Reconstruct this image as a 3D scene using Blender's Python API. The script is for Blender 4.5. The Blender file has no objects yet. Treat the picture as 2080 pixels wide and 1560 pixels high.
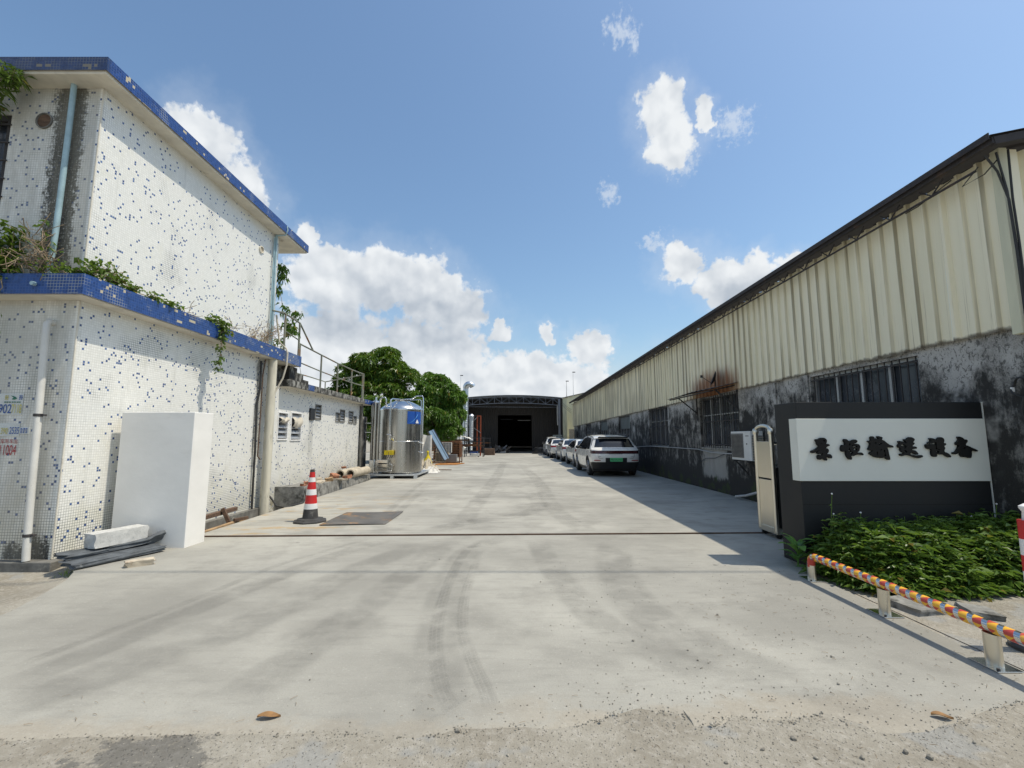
import bpy, bmesh, math, random
from mathutils import Vector, Matrix, noise as mnoise
R = math.radians
random.seed(11)
S = bpy.context.scene
COL = S.collection

# ------------------------------------------------------------------ camera
cam_d = bpy.data.cameras.new('camera')
cam_d.sensor_width = 36.0
cam_d.lens = 36.0 * 930 / 2080
cam_d.clip_end = 3000
cam = bpy.data.objects.new('camera', cam_d)
COL.objects.link(cam)
cam.location = (0, 0, 1.5)
cam.rotation_euler = (R(90) + math.atan2(109, 930), 0, 0)
S.camera = cam

# ------------------------------------------------------------------ node helper
class NT:
    def __init__(s, tree):
        s.t = tree; s.n = tree.nodes; s.l = tree.links
    def new(s, ty, **kw):
        n = s.n.new(ty)
        for k, v in kw.items(): setattr(n, k, v)
        return n
    def put(s, sock, v):
        if isinstance(v, bpy.types.NodeSocket): s.l.new(v, sock)
        elif isinstance(v, (tuple, list)):
            v = tuple(v)
            if sock.type == 'RGBA' and len(v) == 3: v = v + (1,)
            sock.default_value = v
        else:
            sock.default_value = v
    def math(s, op, a, b=None, c=None, clamp=False):
        n = s.new('ShaderNodeMath', operation=op, use_clamp=clamp)
        for i, v in enumerate((a, b, c)):
            if v is not None: s.put(n.inputs[i], v)
        return n.outputs[0]
    def add(s, a, b): return s.math('ADD', a, b)
    def mul(s, a, b): return s.math('MULTIPLY', a, b)
    def sub(s, a, b): return s.math('SUBTRACT', a, b)
    def mx(s, a, b): return s.math('MAXIMUM', a, b)
    def mn(s, a, b): return s.math('MINIMUM', a, b)
    def mix(s, f, a, b, blend='MIX'):
        n = s.new('ShaderNodeMix', data_type='RGBA', blend_type=blend)
        s.put(n.inputs[0], f); s.put(n.inputs[6], a); s.put(n.inputs[7], b)
        return n.outputs[2]
    def sm(s, x, a, b, lo=0.0, hi=1.0, it='SMOOTHSTEP'):
        n = s.new('ShaderNodeMapRange', interpolation_type=it)
        s.put(n.inputs[0], x); s.put(n.inputs[1], a); s.put(n.inputs[2], b)
        s.put(n.inputs[3], lo); s.put(n.inputs[4], hi)
        return n.outputs[0]
    def sep(s, v):
        n = s.new('ShaderNodeSeparateXYZ'); s.put(n.inputs[0], v)
        return n.outputs[0], n.outputs[1], n.outputs[2]
    def comb(s, x, y, z=0.0):
        n = s.new('ShaderNodeCombineXYZ')
        s.put(n.inputs[0], x); s.put(n.inputs[1], y); s.put(n.inputs[2], z)
        return n.outputs[0]
    def vm(s, op, a, b):
        n = s.new('ShaderNodeVectorMath', operation=op); s.put(n.inputs[0], a); s.put(n.inputs[1], b)
        return n.outputs[0]
    def noise(s, vec, scale, detail=4.0, rough=0.55, dist=0.0, col=False):
        n = s.new('ShaderNodeTexNoise')
        s.put(n.inputs['Vector'], vec); s.put(n.inputs['Scale'], scale); s.put(n.inputs['Detail'], detail)
        s.put(n.inputs['Roughness'], rough); s.put(n.inputs['Distortion'], dist)
        return n.outputs['Color' if col else 'Fac']
    def white(s, vec):
        n = s.new('ShaderNodeTexWhiteNoise', noise_dimensions='3D'); s.put(n.inputs['Vector'], vec)
        return n.outputs['Value']
    def vor(s, vec, scale, feat='F1', out='Distance'):
        n = s.new('ShaderNodeTexVoronoi', feature=feat); s.put(n.inputs['Vector'], vec); s.put(n.inputs['Scale'], scale)
        return n.outputs[out]
    def obj(s): return s.new('ShaderNodeTexCoord').outputs['Object']
    def uv(s): return s.new('ShaderNodeTexCoord').outputs['UV']
    def pos(s): return s.new('ShaderNodeNewGeometry').outputs['Position']
    def bump(s, h, strength=0.3, dist=0.01):
        n = s.new('ShaderNodeBump'); s.put(n.inputs['Strength'], strength); s.put(n.inputs['Distance'], dist)
        s.put(n.inputs['Height'], h)
        return n.outputs[0]

# ------------------------------------------------------------------ sun, sky, exposure
SUN = Vector((1.0, -0.11, 2.05)).normalized()
sun_d = bpy.data.lights.new('sun', 'SUN')
sun_d.energy = 3.3
sun_d.angle = R(0.53)
sun_d.color = (1.0, 0.915, 0.765)
sun = bpy.data.objects.new('sun', sun_d)
COL.objects.link(sun)
sun.rotation_euler = SUN.to_track_quat('Z', 'Y').to_euler()
sun.location = (30, 5, 60)

def make_world():
    w = bpy.data.worlds.new('World'); S.world = w; w.use_nodes = True
    w.node_tree.nodes.clear()
    n = NT(w.node_tree)
    sky = n.new('ShaderNodeTexSky', sky_type='NISHITA')
    sky.sun_disc = False
    sky.sun_elevation = math.asin(SUN.z)
    sky.sun_rotation = math.atan2(SUN.x, SUN.y)
    sky.altitude = 0; sky.air_density = 1.25; sky.dust_density = 1.5; sky.ozone_density = 2.4
    ST = 0.142
    skc = n.mix(1.0, sky.outputs[0], (0.775, 0.860, 0.885), 'MULTIPLY')
    d = n.new('ShaderNodeTexCoord').outputs['Generated']
    x, y, z = n.sep(d)
    az = n.mul(n.math('ARCTAN2', x, y), 57.29578)
    el = n.mul(n.math('ARCSINE', z), 57.29578)
    p0 = n.comb(az, el, 0.0)
    fb = n.noise(p0, 0.30, 6, 0.56)
    WHITE = (0.70 / ST, 0.725 / ST, 0.745 / ST); GREY = (0.35 / ST, 0.40 / ST, 0.465 / ST)
    hz = n.mul(n.sm(n.add(el, n.mul(n.sub(fb, 0.5), 10.0)), 13.0, 1.0), 0.66)
    # sky out of view: scattered cumulus low down, cover added for fill light
    gen = n.mul(n.sm(n.add(n.noise(p0, 0.055, 4, 0.55), n.mul(n.sub(fb, 0.5), 0.25)), 0.50, 0.60), n.mul(n.sm(el, 4.0, 10.0), n.sm(el, 52.0, 34.0)))
    ca = n.mx(hz, gen)
    col_all = n.mix(ca, skc, n.mix(n.sm(fb, 0.3, 0.6), GREY, WHITE))
    # the clouds of the photograph, by compass bearing and height
    wr = n.vm('SUBTRACT', n.noise(p0, 0.24, 3, 0.6, col=True), (0.5, 0.5, 0.5))
    wr2 = n.vm('SUBTRACT', n.noise(p0, 1.1, 4, 0.6, col=True), (0.5, 0.5, 0.5))
    p = n.vm('ADD', n.vm('ADD', p0, n.vm('MULTIPLY', wr, (4.2, 3.4, 0.0))), n.vm('MULTIPLY', wr2, (1.5, 1.4, 0.0)))
    pa, pe, _ = n.sep(p)
    def field(blobs):
        acc = None
        for (a, e, sa, se) in blobs:
            u = n.math('MULTIPLY_ADD', pa, 1.0 / sa, -a / sa); v = n.math('MULTIPLY_ADD', pe, 1.0 / se, -e / se)
            val = n.sub(1.0, n.math('SQRT', n.math('MULTIPLY_ADD', u, u, n.mul(v, v))))
            acc = val if acc is None else n.math('SMOOTH_MAX', acc, val, 0.14)
        return acc
    big = [(-22.3, 18.2, 6.0, 4.4), (-16.6, 19.0, 5.6, 4.3), (-10.8, 17.8, 5.8, 4.6), (-6.6, 15.8, 4.4, 3.8), (-22.0, 9.5, 10.0, 7.6),
           (-11.0, 8.5, 12.0, 7.6), (-1.7, 13.5, 1.9, 1.4), (-36.2, 28.4, 4.4, 4.4), (-32.6, 25.0, 4.4, 4.0), (-25.6, 22.0, 1.9, 2.0),
           (19.2, 36.0, 3.8, 3.2), (20.4, 32.6, 3.4, 3.0), (24.4, 34.4, 1.5, 1.9),
           (21.4, 20.0, 3.6, 2.7), (25.6, 17.4, 4.2, 3.2), (29.4, 18.4, 2.0, 2.4), (32.4, 18.2, 2.3, 2.0),
           (4.7, 13.1, 1.6, 1.6), (9.7, 11.0, 3.4, 2.7), (2.5, 6.8, 12.0, 5.0)]
    wisp = [(21.3, 30.4, 3.4, 1.8), (14.6, 43.6, 2.9, 1.5), (16.4, 42.3, 1.0, 1.6), (12.7, 28.8, 1.4, 2.0), (27.5, 33.0, 3.0, 2.0), (18.6, 22.8, 2.4, 1.3)]
    F = field(big)
    fine = n.noise(p0, 1.25, 6, 0.62)
    pv = n.vm('ADD', p0, n.vm('MULTIPLY', wr2, (0.9, 0.9, 0.0)))
    lobe = n.add(n.mul(n.sub(0.45, n.vor(pv, 0.42)), 0.55), n.mul(n.sub(0.45, n.vor(pv, 1.15)), 0.30))
    dens = n.add(n.mul(F, 1.7), n.add(n.add(n.mul(n.sub(fb, 0.5), 0.35), n.mul(n.sub(fine, 0.5), 0.72)), lobe))
    alpha = n.sm(dens, -0.02, 0.46)
    aw = n.mul(n.sm(n.add(field(wisp), n.mul(n.sub(fine, 0.5), 2.8)), 0.05, 0.95), 0.6)
    soft = n.mul(n.sm(n.add(F, n.mul(n.sub(fb, 0.5), 0.8)), -0.6, 0.3), 0.20)
    a = n.mx(n.mx(alpha, aw), n.mx(hz, soft))
    ps = n.vm('ADD', p0, n.vm('MULTIPLY', wr, (2.0, 1.6, 0.0)))
    f2 = n.noise(n.vm('ADD', ps, (0.6, 1.0, 0.0)), 0.30, 2.5, 0.45)
    f1 = n.noise(ps, 0.30, 2.5, 0.45)
    lit = n.mul(n.sub(f1, f2), 1.5)
    grey = field([(-14.9, 16.6, 7.0, 2.6), (-7.2, 15.8, 5.0, 2.2), (-11.2, 13.0, 10.0, 2.6), (-21.0, 14.0, 6.0, 2.8), (26.0, 15.3, 5.0, 2.2), (-33, 24, 3, 2)])
    g = n.sm(n.add(grey, n.mul(n.sub(f1, 0.5), 1.2)), -0.45, 0.8)
    t = n.math('ADD', n.add(n.sub(0.84, n.mul(g, 0.58)), n.mul(lobe, 0.30)), lit, clamp=True)
    core = n.mix(t, GREY, WHITE)
    cc = n.mix(alpha, n.mix(0.5, core, (0.53 / ST, 0.61 / ST, 0.72 / ST)), core)
    out = n.mix(a, skc, cc)
    inside = n.mul(n.math('LESS_THAN', n.math('ABSOLUTE', az), 57.0), n.math('LESS_THAN', n.math('ABSOLUTE', n.sub(el, 25.0)), 27.0))
    b1 = n.new('ShaderNodeBackground'); n.put(b1.inputs[0], col_all); b1.inputs[1].default_value = ST
    b2 = n.new('ShaderNodeBackground'); n.put(b2.inputs[0], out); b2.inputs[1].default_value = ST
    ms = n.new('ShaderNodeMixShader'); n.put(ms.inputs[0], inside); n.l.new(b1.outputs[0], ms.inputs[1]); n.l.new(b2.outputs[0], ms.inputs[2])
    o = n.new('ShaderNodeOutputWorld'); n.l.new(ms.outputs[0], o.inputs[0])
make_world()
S.view_settings.view_transform = 'Standard'
S.view_settings.look = 'None'
S.view_settings.gamma = 1.0
S.view_settings.use_curve_mapping = False
S.view_settings.exposure = 0.30
S.render.engine = 'CYCLES'
S.cycles.max_bounces = 6; S.cycles.diffuse_bounces = 4; S.cycles.glossy_bounces = 3; S.cycles.transparent_max_bounces = 8
S.cycles.transmission_bounces = 3
S.cycles.use_denoising = True

# ------------------------------------------------------------------ mesh helper
class MB:
    def __init__(s): s.v = []; s.f = []; s.uv = {}
    def add(s, vs, fs):
        o = len(s.v); s.v.extend([tuple(v) for v in vs]); s.f.extend([tuple(o + i for i in f) for f in fs]); return s
    def box(s, x0, x1, y0, y1, z0, z1):
        return s.add([(x0, y0, z0), (x1, y0, z0), (x1, y1, z0), (x0, y1, z0), (x0, y0, z1), (x1, y0, z1), (x1, y1, z1), (x0, y1, z1)],
                     [(0, 3, 2, 1), (4, 5, 6, 7), (0, 1, 5, 4), (1, 2, 6, 5), (2, 3, 7, 6), (3, 0, 4, 7)])
    def obox(s, c, size, rot=(0, 0, 0)):
        from mathutils import Euler
        m = Euler(rot).to_matrix(); c = Vector(c); hx, hy, hz = [q / 2 for q in size]
        vs = [c + m @ Vector((sx * hx, sy * hy, sz * hz)) for sz in (-1, 1) for sx, sy in ((-1, -1), (1, -1), (1, 1), (-1, 1))]
        return s.add(vs, [(0, 3, 2, 1), (4, 5, 6, 7), (0, 1, 5, 4), (1, 2, 6, 5), (2, 3, 7, 6), (3, 0, 4, 7)])
    def bar(s, p, q, w, h=None):
        p = Vector(p); q = Vector(q); h = h or w; d = (q - p).normalized()
        u = Vector((0, 0, 1)) if abs(d.z) < 0.95 else Vector((0, 1, 0))
        a = d.cross(u).normalized() * w / 2; b = a.cross(d).normalized() * h / 2
        vs = [p - a - b, p + a - b, p + a + b, p - a + b, q - a - b, q + a - b, q + a + b, q - a + b]
        return s.add(vs, [(0, 1, 2, 3), (7, 6, 5, 4), (0, 4, 5, 1), (1, 5, 6, 2), (2, 6, 7, 3), (3, 7, 4, 0)])
    def tube(s, path, r, n=8, caps=True):
        P = [Vector(p) for p in path]; k = len(P); rr = r if isinstance(r, (list, tuple)) else [r] * k
        rings = []; prev = None
        for i in range(k):
            d = (P[min(i + 1, k - 1)] - P[max(i - 1, 0)])
            if d.length < 1e-9: d = Vector((0, 0, 1))
            d.normalize()
            if prev is None:
                u = Vector((0, 0, 1)) if abs(d.z) < 0.9 else Vector((1, 0, 0))
                a = d.cross(u).normalized()
            else:
                a = (prev - d * prev.dot(d))
                a = a.normalized() if a.length > 1e-6 else d.cross(Vector((0, 0, 1))).normalized()
            prev = a; b = d.cross(a)
            rings.append([P[i] + (a * math.cos(t) + b * math.sin(t)) * rr[i] for t in [2 * math.pi * j / n for j in range(n)]])
        vs = [v for rg in rings for v in rg]
        fs = [(i * n + j, i * n + (j + 1) % n, (i + 1) * n + (j + 1) % n, (i + 1) * n + j) for i in range(k - 1) for j in range(n)]
        if caps: fs += [tuple(reversed(range(n))), tuple((k - 1) * n + j for j in range(n))]
        return s.add(vs, fs)
    def lathe(s, prof, c=(0, 0, 0), n=24, capb=True, capt=True, axis='z'):
        vs = []
        for r, z in prof:
            for j in range(n):
                t = 2 * math.pi * j / n
                if axis == 'z': vs.append((c[0] + r * math.cos(t), c[1] + r * math.sin(t), c[2] + z))
                elif axis == 'x': vs.append((c[0] + z, c[1] + r * math.cos(t), c[2] + r * math.sin(t)))
                else: vs.append((c[0] + r * math.sin(t), c[1] + z, c[2] + r * math.cos(t)))
        k = len(prof)
        fs = [(i * n + j, i * n + (j + 1) % n, (i + 1) * n + (j + 1) % n, (i + 1) * n + j) for i in range(k - 1) for j in range(n)]
        if capb: fs.append(tuple(reversed(range(n))))
        if capt: fs.append(tuple((k - 1) * n + j for j in range(n)))
        return s.add(vs, fs)
    def grid(s, fn, nu, nv):
        vs = [fn(i / nu, j / nv) for j in range(nv + 1) for i in range(nu + 1)]
        fs = [(j * (nu + 1) + i, j * (nu + 1) + i + 1, (j + 1) * (nu + 1) + i + 1, (j + 1) * (nu + 1) + i) for j in range(nv) for i in range(nu)]
        return s.add(vs, fs)
    def poly(s, pts, z0, z1):
        n = len(pts)
        return s.add([(x, y, z1) for x, y in pts] + [(x, y, z0) for x, y in pts],
                     [tuple(range(n))] + [(i, n + i, n + (i + 1) % n, (i + 1) % n) for i in range(n)])
    def ico(s, c, r, sub=2, sc=(1, 1, 1), nz=0.0, nf=3.0, seed=0):
        bm = bmesh.new(); bmesh.ops.create_icosphere(bm, subdivisions=sub, radius=1)
        vs = []
        for v in bm.verts:
            k = 1 + nz * mnoise.noise(v.co * nf + Vector((seed * 7.3, seed * 1.7, 0)))
            vs.append((c[0] + v.co.x * r * sc[0] * k, c[1] + v.co.y * r * sc[1] * k, c[2] + v.co.z * r * sc[2] * k))
        fs = [tuple(v.index for v in f.verts) for f in bm.faces]; bm.free()
        return s.add(vs, fs)

def finish(me, smooth=None, recalc=False):
    if smooth is not None or recalc:
        bm = bmesh.new(); bm.from_mesh(me)
        if recalc: bmesh.ops.recalc_face_normals(bm, faces=bm.faces[:])
        if smooth is not None:
            lim = R(smooth)
            for f in bm.faces: f.smooth = True
            for e in bm.edges:
                if len(e.link_faces) == 2 and e.calc_face_angle(0) > lim: e.smooth = False
        bm.to_mesh(me); bm.free()

def mesh(mb, smooth=None, recalc=True, name='m'):
    me = bpy.data.meshes.new(name); me.from_pydata(mb.v, [], mb.f); me.update()
    finish(me, smooth, recalc)
    return me

def part(name, mb, mat, parent=None, smooth=None, recalc=True, bevel=0, world=True, label=None, seg=2):
    me = mb if isinstance(mb, bpy.types.Mesh) else mesh(mb, smooth, recalc, name)
    if len(me.materials) == 0 and mat is not None: me.materials.append(mat)
    o = bpy.data.objects.new(name, me); COL.objects.link(o)
    if parent is not None:
        o.parent = parent
        if world and parent.type == 'EMPTY': o.location = -parent.location
    if bevel:
        b = o.modifiers.new('bevel', 'BEVEL'); b.width = bevel; b.segments = seg; b.limit_method = 'ANGLE'; b.angle_limit = R(35)
    if label: o['label'] = label
    return o

def tag(o, label, cat, group=None, kind=None):
    o['label'] = label; o['category'] = cat
    if group: o['group'] = group
    if kind: o['kind'] = kind
    return o

def thing(name, label, cat, loc=(0, 0, 0), rz=0.0, group=None):
    o = bpy.data.objects.new(name, None); COL.objects.link(o)
    o.location = loc; o.rotation_euler = (0, 0, rz); o.empty_display_size = 0.2
    return tag(o, label, cat, group)

def struct(name, mb, mat, **kw):
    o = part(name, mb, mat, **kw); o['kind'] = 'structure'; return o

def copy_tree(o, parent=None):
    c = o.copy(); COL.objects.link(c)
    if parent is not None: c.parent = parent
    for ch in list(o.children): copy_tree(ch, c)
    return c

def text_mesh(body, size, extrude=0.0, offset=0.0, shear=0.0):
    cu = bpy.data.curves.new('text', 'FONT'); cu.body = body; cu.size = size; cu.extrude = extrude; cu.offset = offset; cu.shear = shear
    cu.align_x = 'CENTER'; cu.align_y = 'CENTER'
    ob = bpy.data.objects.new('text', cu); COL.objects.link(ob)
    dg = bpy.context.evaluated_depsgraph_get()
    me = bpy.data.meshes.new_from_object(ob.evaluated_get(dg))
    bpy.data.objects.remove(ob); bpy.data.curves.remove(cu)
    me.materials.clear()
    return me
# ------------------------------------------------------------------ materials
def newmat(name):
    m = bpy.data.materials.new(name); m.use_nodes = True
    nt = NT(m.node_tree); nt.n.clear()
    b = nt.new('ShaderNodeBsdfPrincipled'); o = nt.new('ShaderNodeOutputMaterial')
    nt.l.new(b.outputs[0], o.inputs[0])
    return m, nt, b, o

def setb(nt, b, col=None, rough=None, metal=None, spec=None, normal=None, coat=None):
    for k, v in (('Base Color', col), ('Roughness', rough), ('Metallic', metal), ('Specular IOR Level', spec), ('Normal', normal), ('Coat Weight', coat)):
        if v is not None: nt.put(b.inputs[k], v)

def pm(name, base, rough=0.6, metal=0.0, var=0.18, scale=5.0, c2=None, s2=3.0, t2=0.55, w2=0.12, bump=0.0, bs=40.0, spec=0.4, coat=None, stretch=(1, 1, 1)):
    m, n, b, _ = newmat(name)
    c = n.vm('MULTIPLY', n.obj(), stretch)
    nz = n.noise(c, scale, 5, 0.6)
    col = n.mix(n.sm(nz, 0.25, 0.75), tuple(q * (1 - var) for q in base), tuple(min(1, q * (1 + var)) for q in base))
    rg = n.sm(nz, 0.2, 0.8, max(0.02, rough - 0.08), min(1, rough + 0.1))
    if c2 is not None:
        k = n.sm(n.noise(c, s2, 7, 0.65), t2, t2 + w2)
        col = n.mix(k, col, c2)
        rg = n.mx(rg, n.mul(k, 0.75))
        if metal:
            metal = n.mul(n.sub(1.0, k), metal)
    nm = n.bump(n.noise(c, bs, 5, 0.6), 0.5, bump) if bump else None
    setb(n, b, col, rg, metal, spec, nm, coat)
    return m

def tilegrid(n, pitch):
    x, y, z = n.sep(n.obj())
    u = n.mul(n.add(x, y), 1 / pitch); v = n.mul(z, 1 / pitch)
    cell = n.comb(n.math('FLOOR', u), n.math('FLOOR', v), 1.0)
    fu = n.math('FRACT', u); fv = n.math('FRACT', v)
    eu = n.mn(fu, n.sub(1.0, fu)); ev = n.mn(fv, n.sub(1.0, fv))
    return x, y, z, cell, n.mn(eu, ev), n.mn(n.sub(1.0, fu), n.sub(1.0, fv))

def mat_mosaic():
    m, n, b, _ = newmat('white_mosaic')
    x, y, z, cell, edge, _e = tilegrid(n, 0.0335)
    o = n.obj()
    w = n.white(cell); w2 = n.white(n.vm('ADD', cell, (0, 0, 7.0)))
    grout = n.sm(edge, 0.105, 0.06)
    big = n.noise(o, 0.9, 4, 0.6); mid = n.noise(o, 4.0, 5, 0.65)
    white = n.mix(w2, (0.74, 0.738, 0.695), (0.825, 0.82, 0.775))
    yel = n.mul(n.sm(n.add(mid, n.mul(n.sm(z, 1.6, 0.0), 0.22)), 0.52, 0.80), 0.5)
    white = n.mix(yel, white, (0.70, 0.68, 0.55))
    blue = n.mix(w2, (0.030, 0.068, 0.20), (0.080, 0.155, 0.34))
    tile = n.mix(n.math('GREATER_THAN', w, 0.947), white, blue)
    # grime in the joints: patchy, strong near the ground and down-pipes
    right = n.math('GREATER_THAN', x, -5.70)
    low = n.sm(n.add(z, n.mul(n.sub(big, 0.5), 1.3)), 1.05, 0.0)
    jit = n.mul(n.sub(n.noise(o, 11.0, 5, .7), .5), .30)
    upper = n.mul(n.mul(n.sm(n.add(x, jit), -6.48, -6.20), n.sm(n.add(x, jit), -5.74, -5.93)), n.sm(z, 3.4, 3.5))
    pipe = n.mul(n.mul(n.sm(n.add(y, n.mul(n.sub(mid, .5), .3)), 10.0, 10.09), n.sm(n.add(y, n.mul(n.sub(mid, .5), .4)), 10.45, 10.3)), n.mul(n.sm(z, 3.4, 3.2), n.sm(z, 0.2, 1.5)))
    pipe2 = n.mul(n.mul(n.sm(n.add(y, n.mul(n.sub(mid, .5), .15)), 10.60, 10.66), n.sm(n.add(y, n.mul(n.sub(mid, .5), .3)), 11.0, 10.85)), n.sm(n.add(z, n.mul(mid, 1.2)), 1.7, 2.6))
    vent = n.mul(n.mul(n.sm(y, 12.78, 12.86), n.sm(y, 13.16, 13.06)), n.mul(n.sm(z, 2.0, 1.95), n.sm(z, 0.3, 1.4)))
    foot = n.mul(n.mul(n.sm(n.add(z, n.mul(n.sub(mid, .5), .5)), 0.42, 0.12), n.sub(1.0, right)), n.sm(x, -6.4, -6.2))
    gz = n.mx(n.mx(n.mul(n.sm(big, 0.53, 0.72), .8), n.mul(low, 0.95)), n.mx(n.mx(upper, pipe), n.mx(pipe2, n.mx(vent, foot))))
    gz = n.mx(gz, n.mul(n.sub(1.0, right), n.add(.10, n.mul(n.sm(z, 1.6, .3), .5))))
    gcol = n.mix(gz, (0.64, 0.635, 0.59), (0.075, 0.078, 0.068))
    col = n.mix(grout, tile, gcol)
    st = n.sm(n.add(n.mx(n.mx(upper, n.mul(pipe, .75)), n.mx(n.mul(pipe2, .8), n.mx(n.mul(vent, 0.35), foot))), n.mul(n.sub(n.noise(o, 30, 5, .75), 0.5), 1.3)), 0.60, 1.0)
    col = n.mix(n.mul(st, 0.95), col, (0.017, 0.018, 0.016))
    streak = n.noise(n.vm('MULTIPLY', o, (7, 7, 0.6)), 1.0, 5, 0.65)
    col = n.mix(n.mul(n.sm(streak, 0.56, 0.8), 0.30), col, (0.30, 0.30, 0.26))
    col = n.mix(n.mul(n.mul(n.sub(1.0, right), n.sm(n.noise(n.vm('MULTIPLY', o, (2.2, 2.2, .5)), 1.0, 5, .65), .30, .60)), .50), col, (0.27, 0.255, 0.205))  # front face only: brown grime streaks, deepened to put its shade into the colour
    fall = n.mul(n.sm(n.add(n.noise(o, 3.4, 6, .7), n.mul(n.sm(z, 0.7, 0.0), 0.16)), 0.69, 0.72), n.sm(y, 10.6, 11.2))
    col = n.mix(fall, col, n.mix(n.noise(o, 30, 3), (0.17, 0.15, 0.09), (0.36, 0.33, 0.24)))
    rg = n.mx(n.mul(grout, 0.8), n.mx(n.mul(st, 0.8), 0.22))
    h = n.mul(n.sub(1.0, grout), n.add(0.8, n.mul(w2, 0.2)))
    setb(n, b, col, rg, 0, 0.45, n.bump(h, 0.5, 0.003))
    return m

def mat_bluetile():
    m, n, b, _ = newmat('blue_mosaic')
    x, y, z, cell, edge, _e = tilegrid(n, 0.0385)
    o = n.obj()
    w = n.white(cell); w2 = n.white(n.vm('ADD', cell, (0, 0, 3.0)))
    grout = n.sm(edge, 0.10, 0.05)
    blue = n.mix(w2, (0.010, 0.036, 0.150), (0.020, 0.065, 0.245))
    patch = n.sm(n.noise(o, 2.2, 5, 0.6), 0.52, 0.60)
    gc = n.mix(patch, (0.03, 0.08, 0.25), (0.27, 0.30, 0.34))
    col = n.mix(grout, blue, gc)
    cy = n.vm('MULTIPLY', cell, (0.08, 0.35, 0))
    lost = n.math('GREATER_THAN', n.add(n.noise(cy, 1.3, 3, .6), n.mul(w, 0.16)), 0.735)
    col = n.mix(lost, col, (0.46, 0.41, 0.30))
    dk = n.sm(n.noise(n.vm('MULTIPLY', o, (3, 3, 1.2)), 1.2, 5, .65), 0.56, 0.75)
    col = n.mix(n.mul(n.mx(dk, n.mul(n.sm(y, 5.60, 5.58), n.sm(z, 5, 6))), 0.6), col, (0.016, 0.026, 0.055))  # front of the roof fascia darkened evenly, its shade painted into the colour
    setb(n, b, col, n.mx(n.mul(grout, .7), n.mx(n.mul(lost, .9), 0.2)), 0, 0.5, n.bump(n.mul(n.sub(1.0, grout), n.sub(1.0, lost)), 0.5, 0.003))
    return m

def mat_masonry():
    m, n, b, _ = newmat('stained_render')
    o = n.obj(); x, y, z = n.sep(o)
    st = n.noise(n.vm('MULTIPLY', o, (5.0, 5.0, 0.55)), 1.0, 7, 0.7)
    bl = n.noise(o, 1.1, 6, 0.65); fi = n.noise(n.vm('MULTIPLY', o, (1, 1, .5)), 9.0, 7, 0.72); gr = n.noise(o, 60, 4, .7)
    topw = n.sm(n.add(z, n.mul(n.sub(bl, .5), 1.0)), 2.05, 2.65)
    damp = n.sm(n.add(z, n.mul(n.sub(st, .5), 1.2)), 0.75, 0.02)
    d = n.add(n.add(n.mul(st, 0.9), n.mul(bl, 0.55)), n.add(n.mul(fi, 1.0), n.mul(topw, -0.30)))
    d = n.add(d, n.mul(damp, 0.42))
    k = n.sm(n.add(d, n.mul(n.sub(n.noise(o, 3.2, 6, .75), .5), .7)), 0.92, 1.26)
    light = n.mix(n.sm(n.add(n.mul(gr, .5), n.mul(fi, .5)), .3, .7), (0.17, 0.165, 0.152), (0.46, 0.445, 0.415))
    dark = n.mix(gr, (0.016, 0.016, 0.016), (0.062, 0.060, 0.056))
    col = n.mix(k, light, dark)
    curl = n.mul(n.sm(n.noise(n.vm('MULTIPLY', o, (1, 1, .75)), 19.0, 5, .7, 1.2), .52, .60), n.sm(n.add(z, n.mul(n.sub(bl, .5), 1.6)), 1.3, 2.2))
    pale = n.mul(n.sm(n.add(n.noise(o, 1.8, 4, .6), n.mul(topw, .1)), .52, .68), n.sm(z, .8, 2.0))
    col = n.mix(n.mul(pale, .8), col, n.mix(gr, (0.34, 0.33, 0.31), (0.64, 0.625, 0.59)))
    col = n.mix(n.mul(curl, .72), col, (0.045, 0.045, 0.043))
    patch = n.mul(n.mul(n.sm(n.add(y, n.mul(n.sub(fi, .5), .5)), 12.35, 12.5), n.sm(n.add(y, n.mul(n.sub(fi, .5), .9)), 14.1, 13.8)), n.mul(n.sm(n.add(z, n.mul(n.sub(fi, .5), .5)), 0.30, 0.46), n.sm(z, 1.19, 1.16)))
    col = n.mix(n.mul(patch, 0.85), col, n.mix(st, (0.44, 0.43, 0.40), (0.24, 0.235, 0.22)))
    moss = n.mul(n.sm(n.add(n.noise(o, 2.4, 5, .6), n.mul(damp, .18)), 0.66, 0.76), n.sm(z, 1.3, .3))
    col = n.mix(n.mul(moss, .6), col, (0.055, 0.075, 0.025))
    setb(n, b, col, 0.9, 0, 0.2, n.bump(n.add(fi, n.mul(gr, .4)), 0.6, 0.012))
    return m

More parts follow.
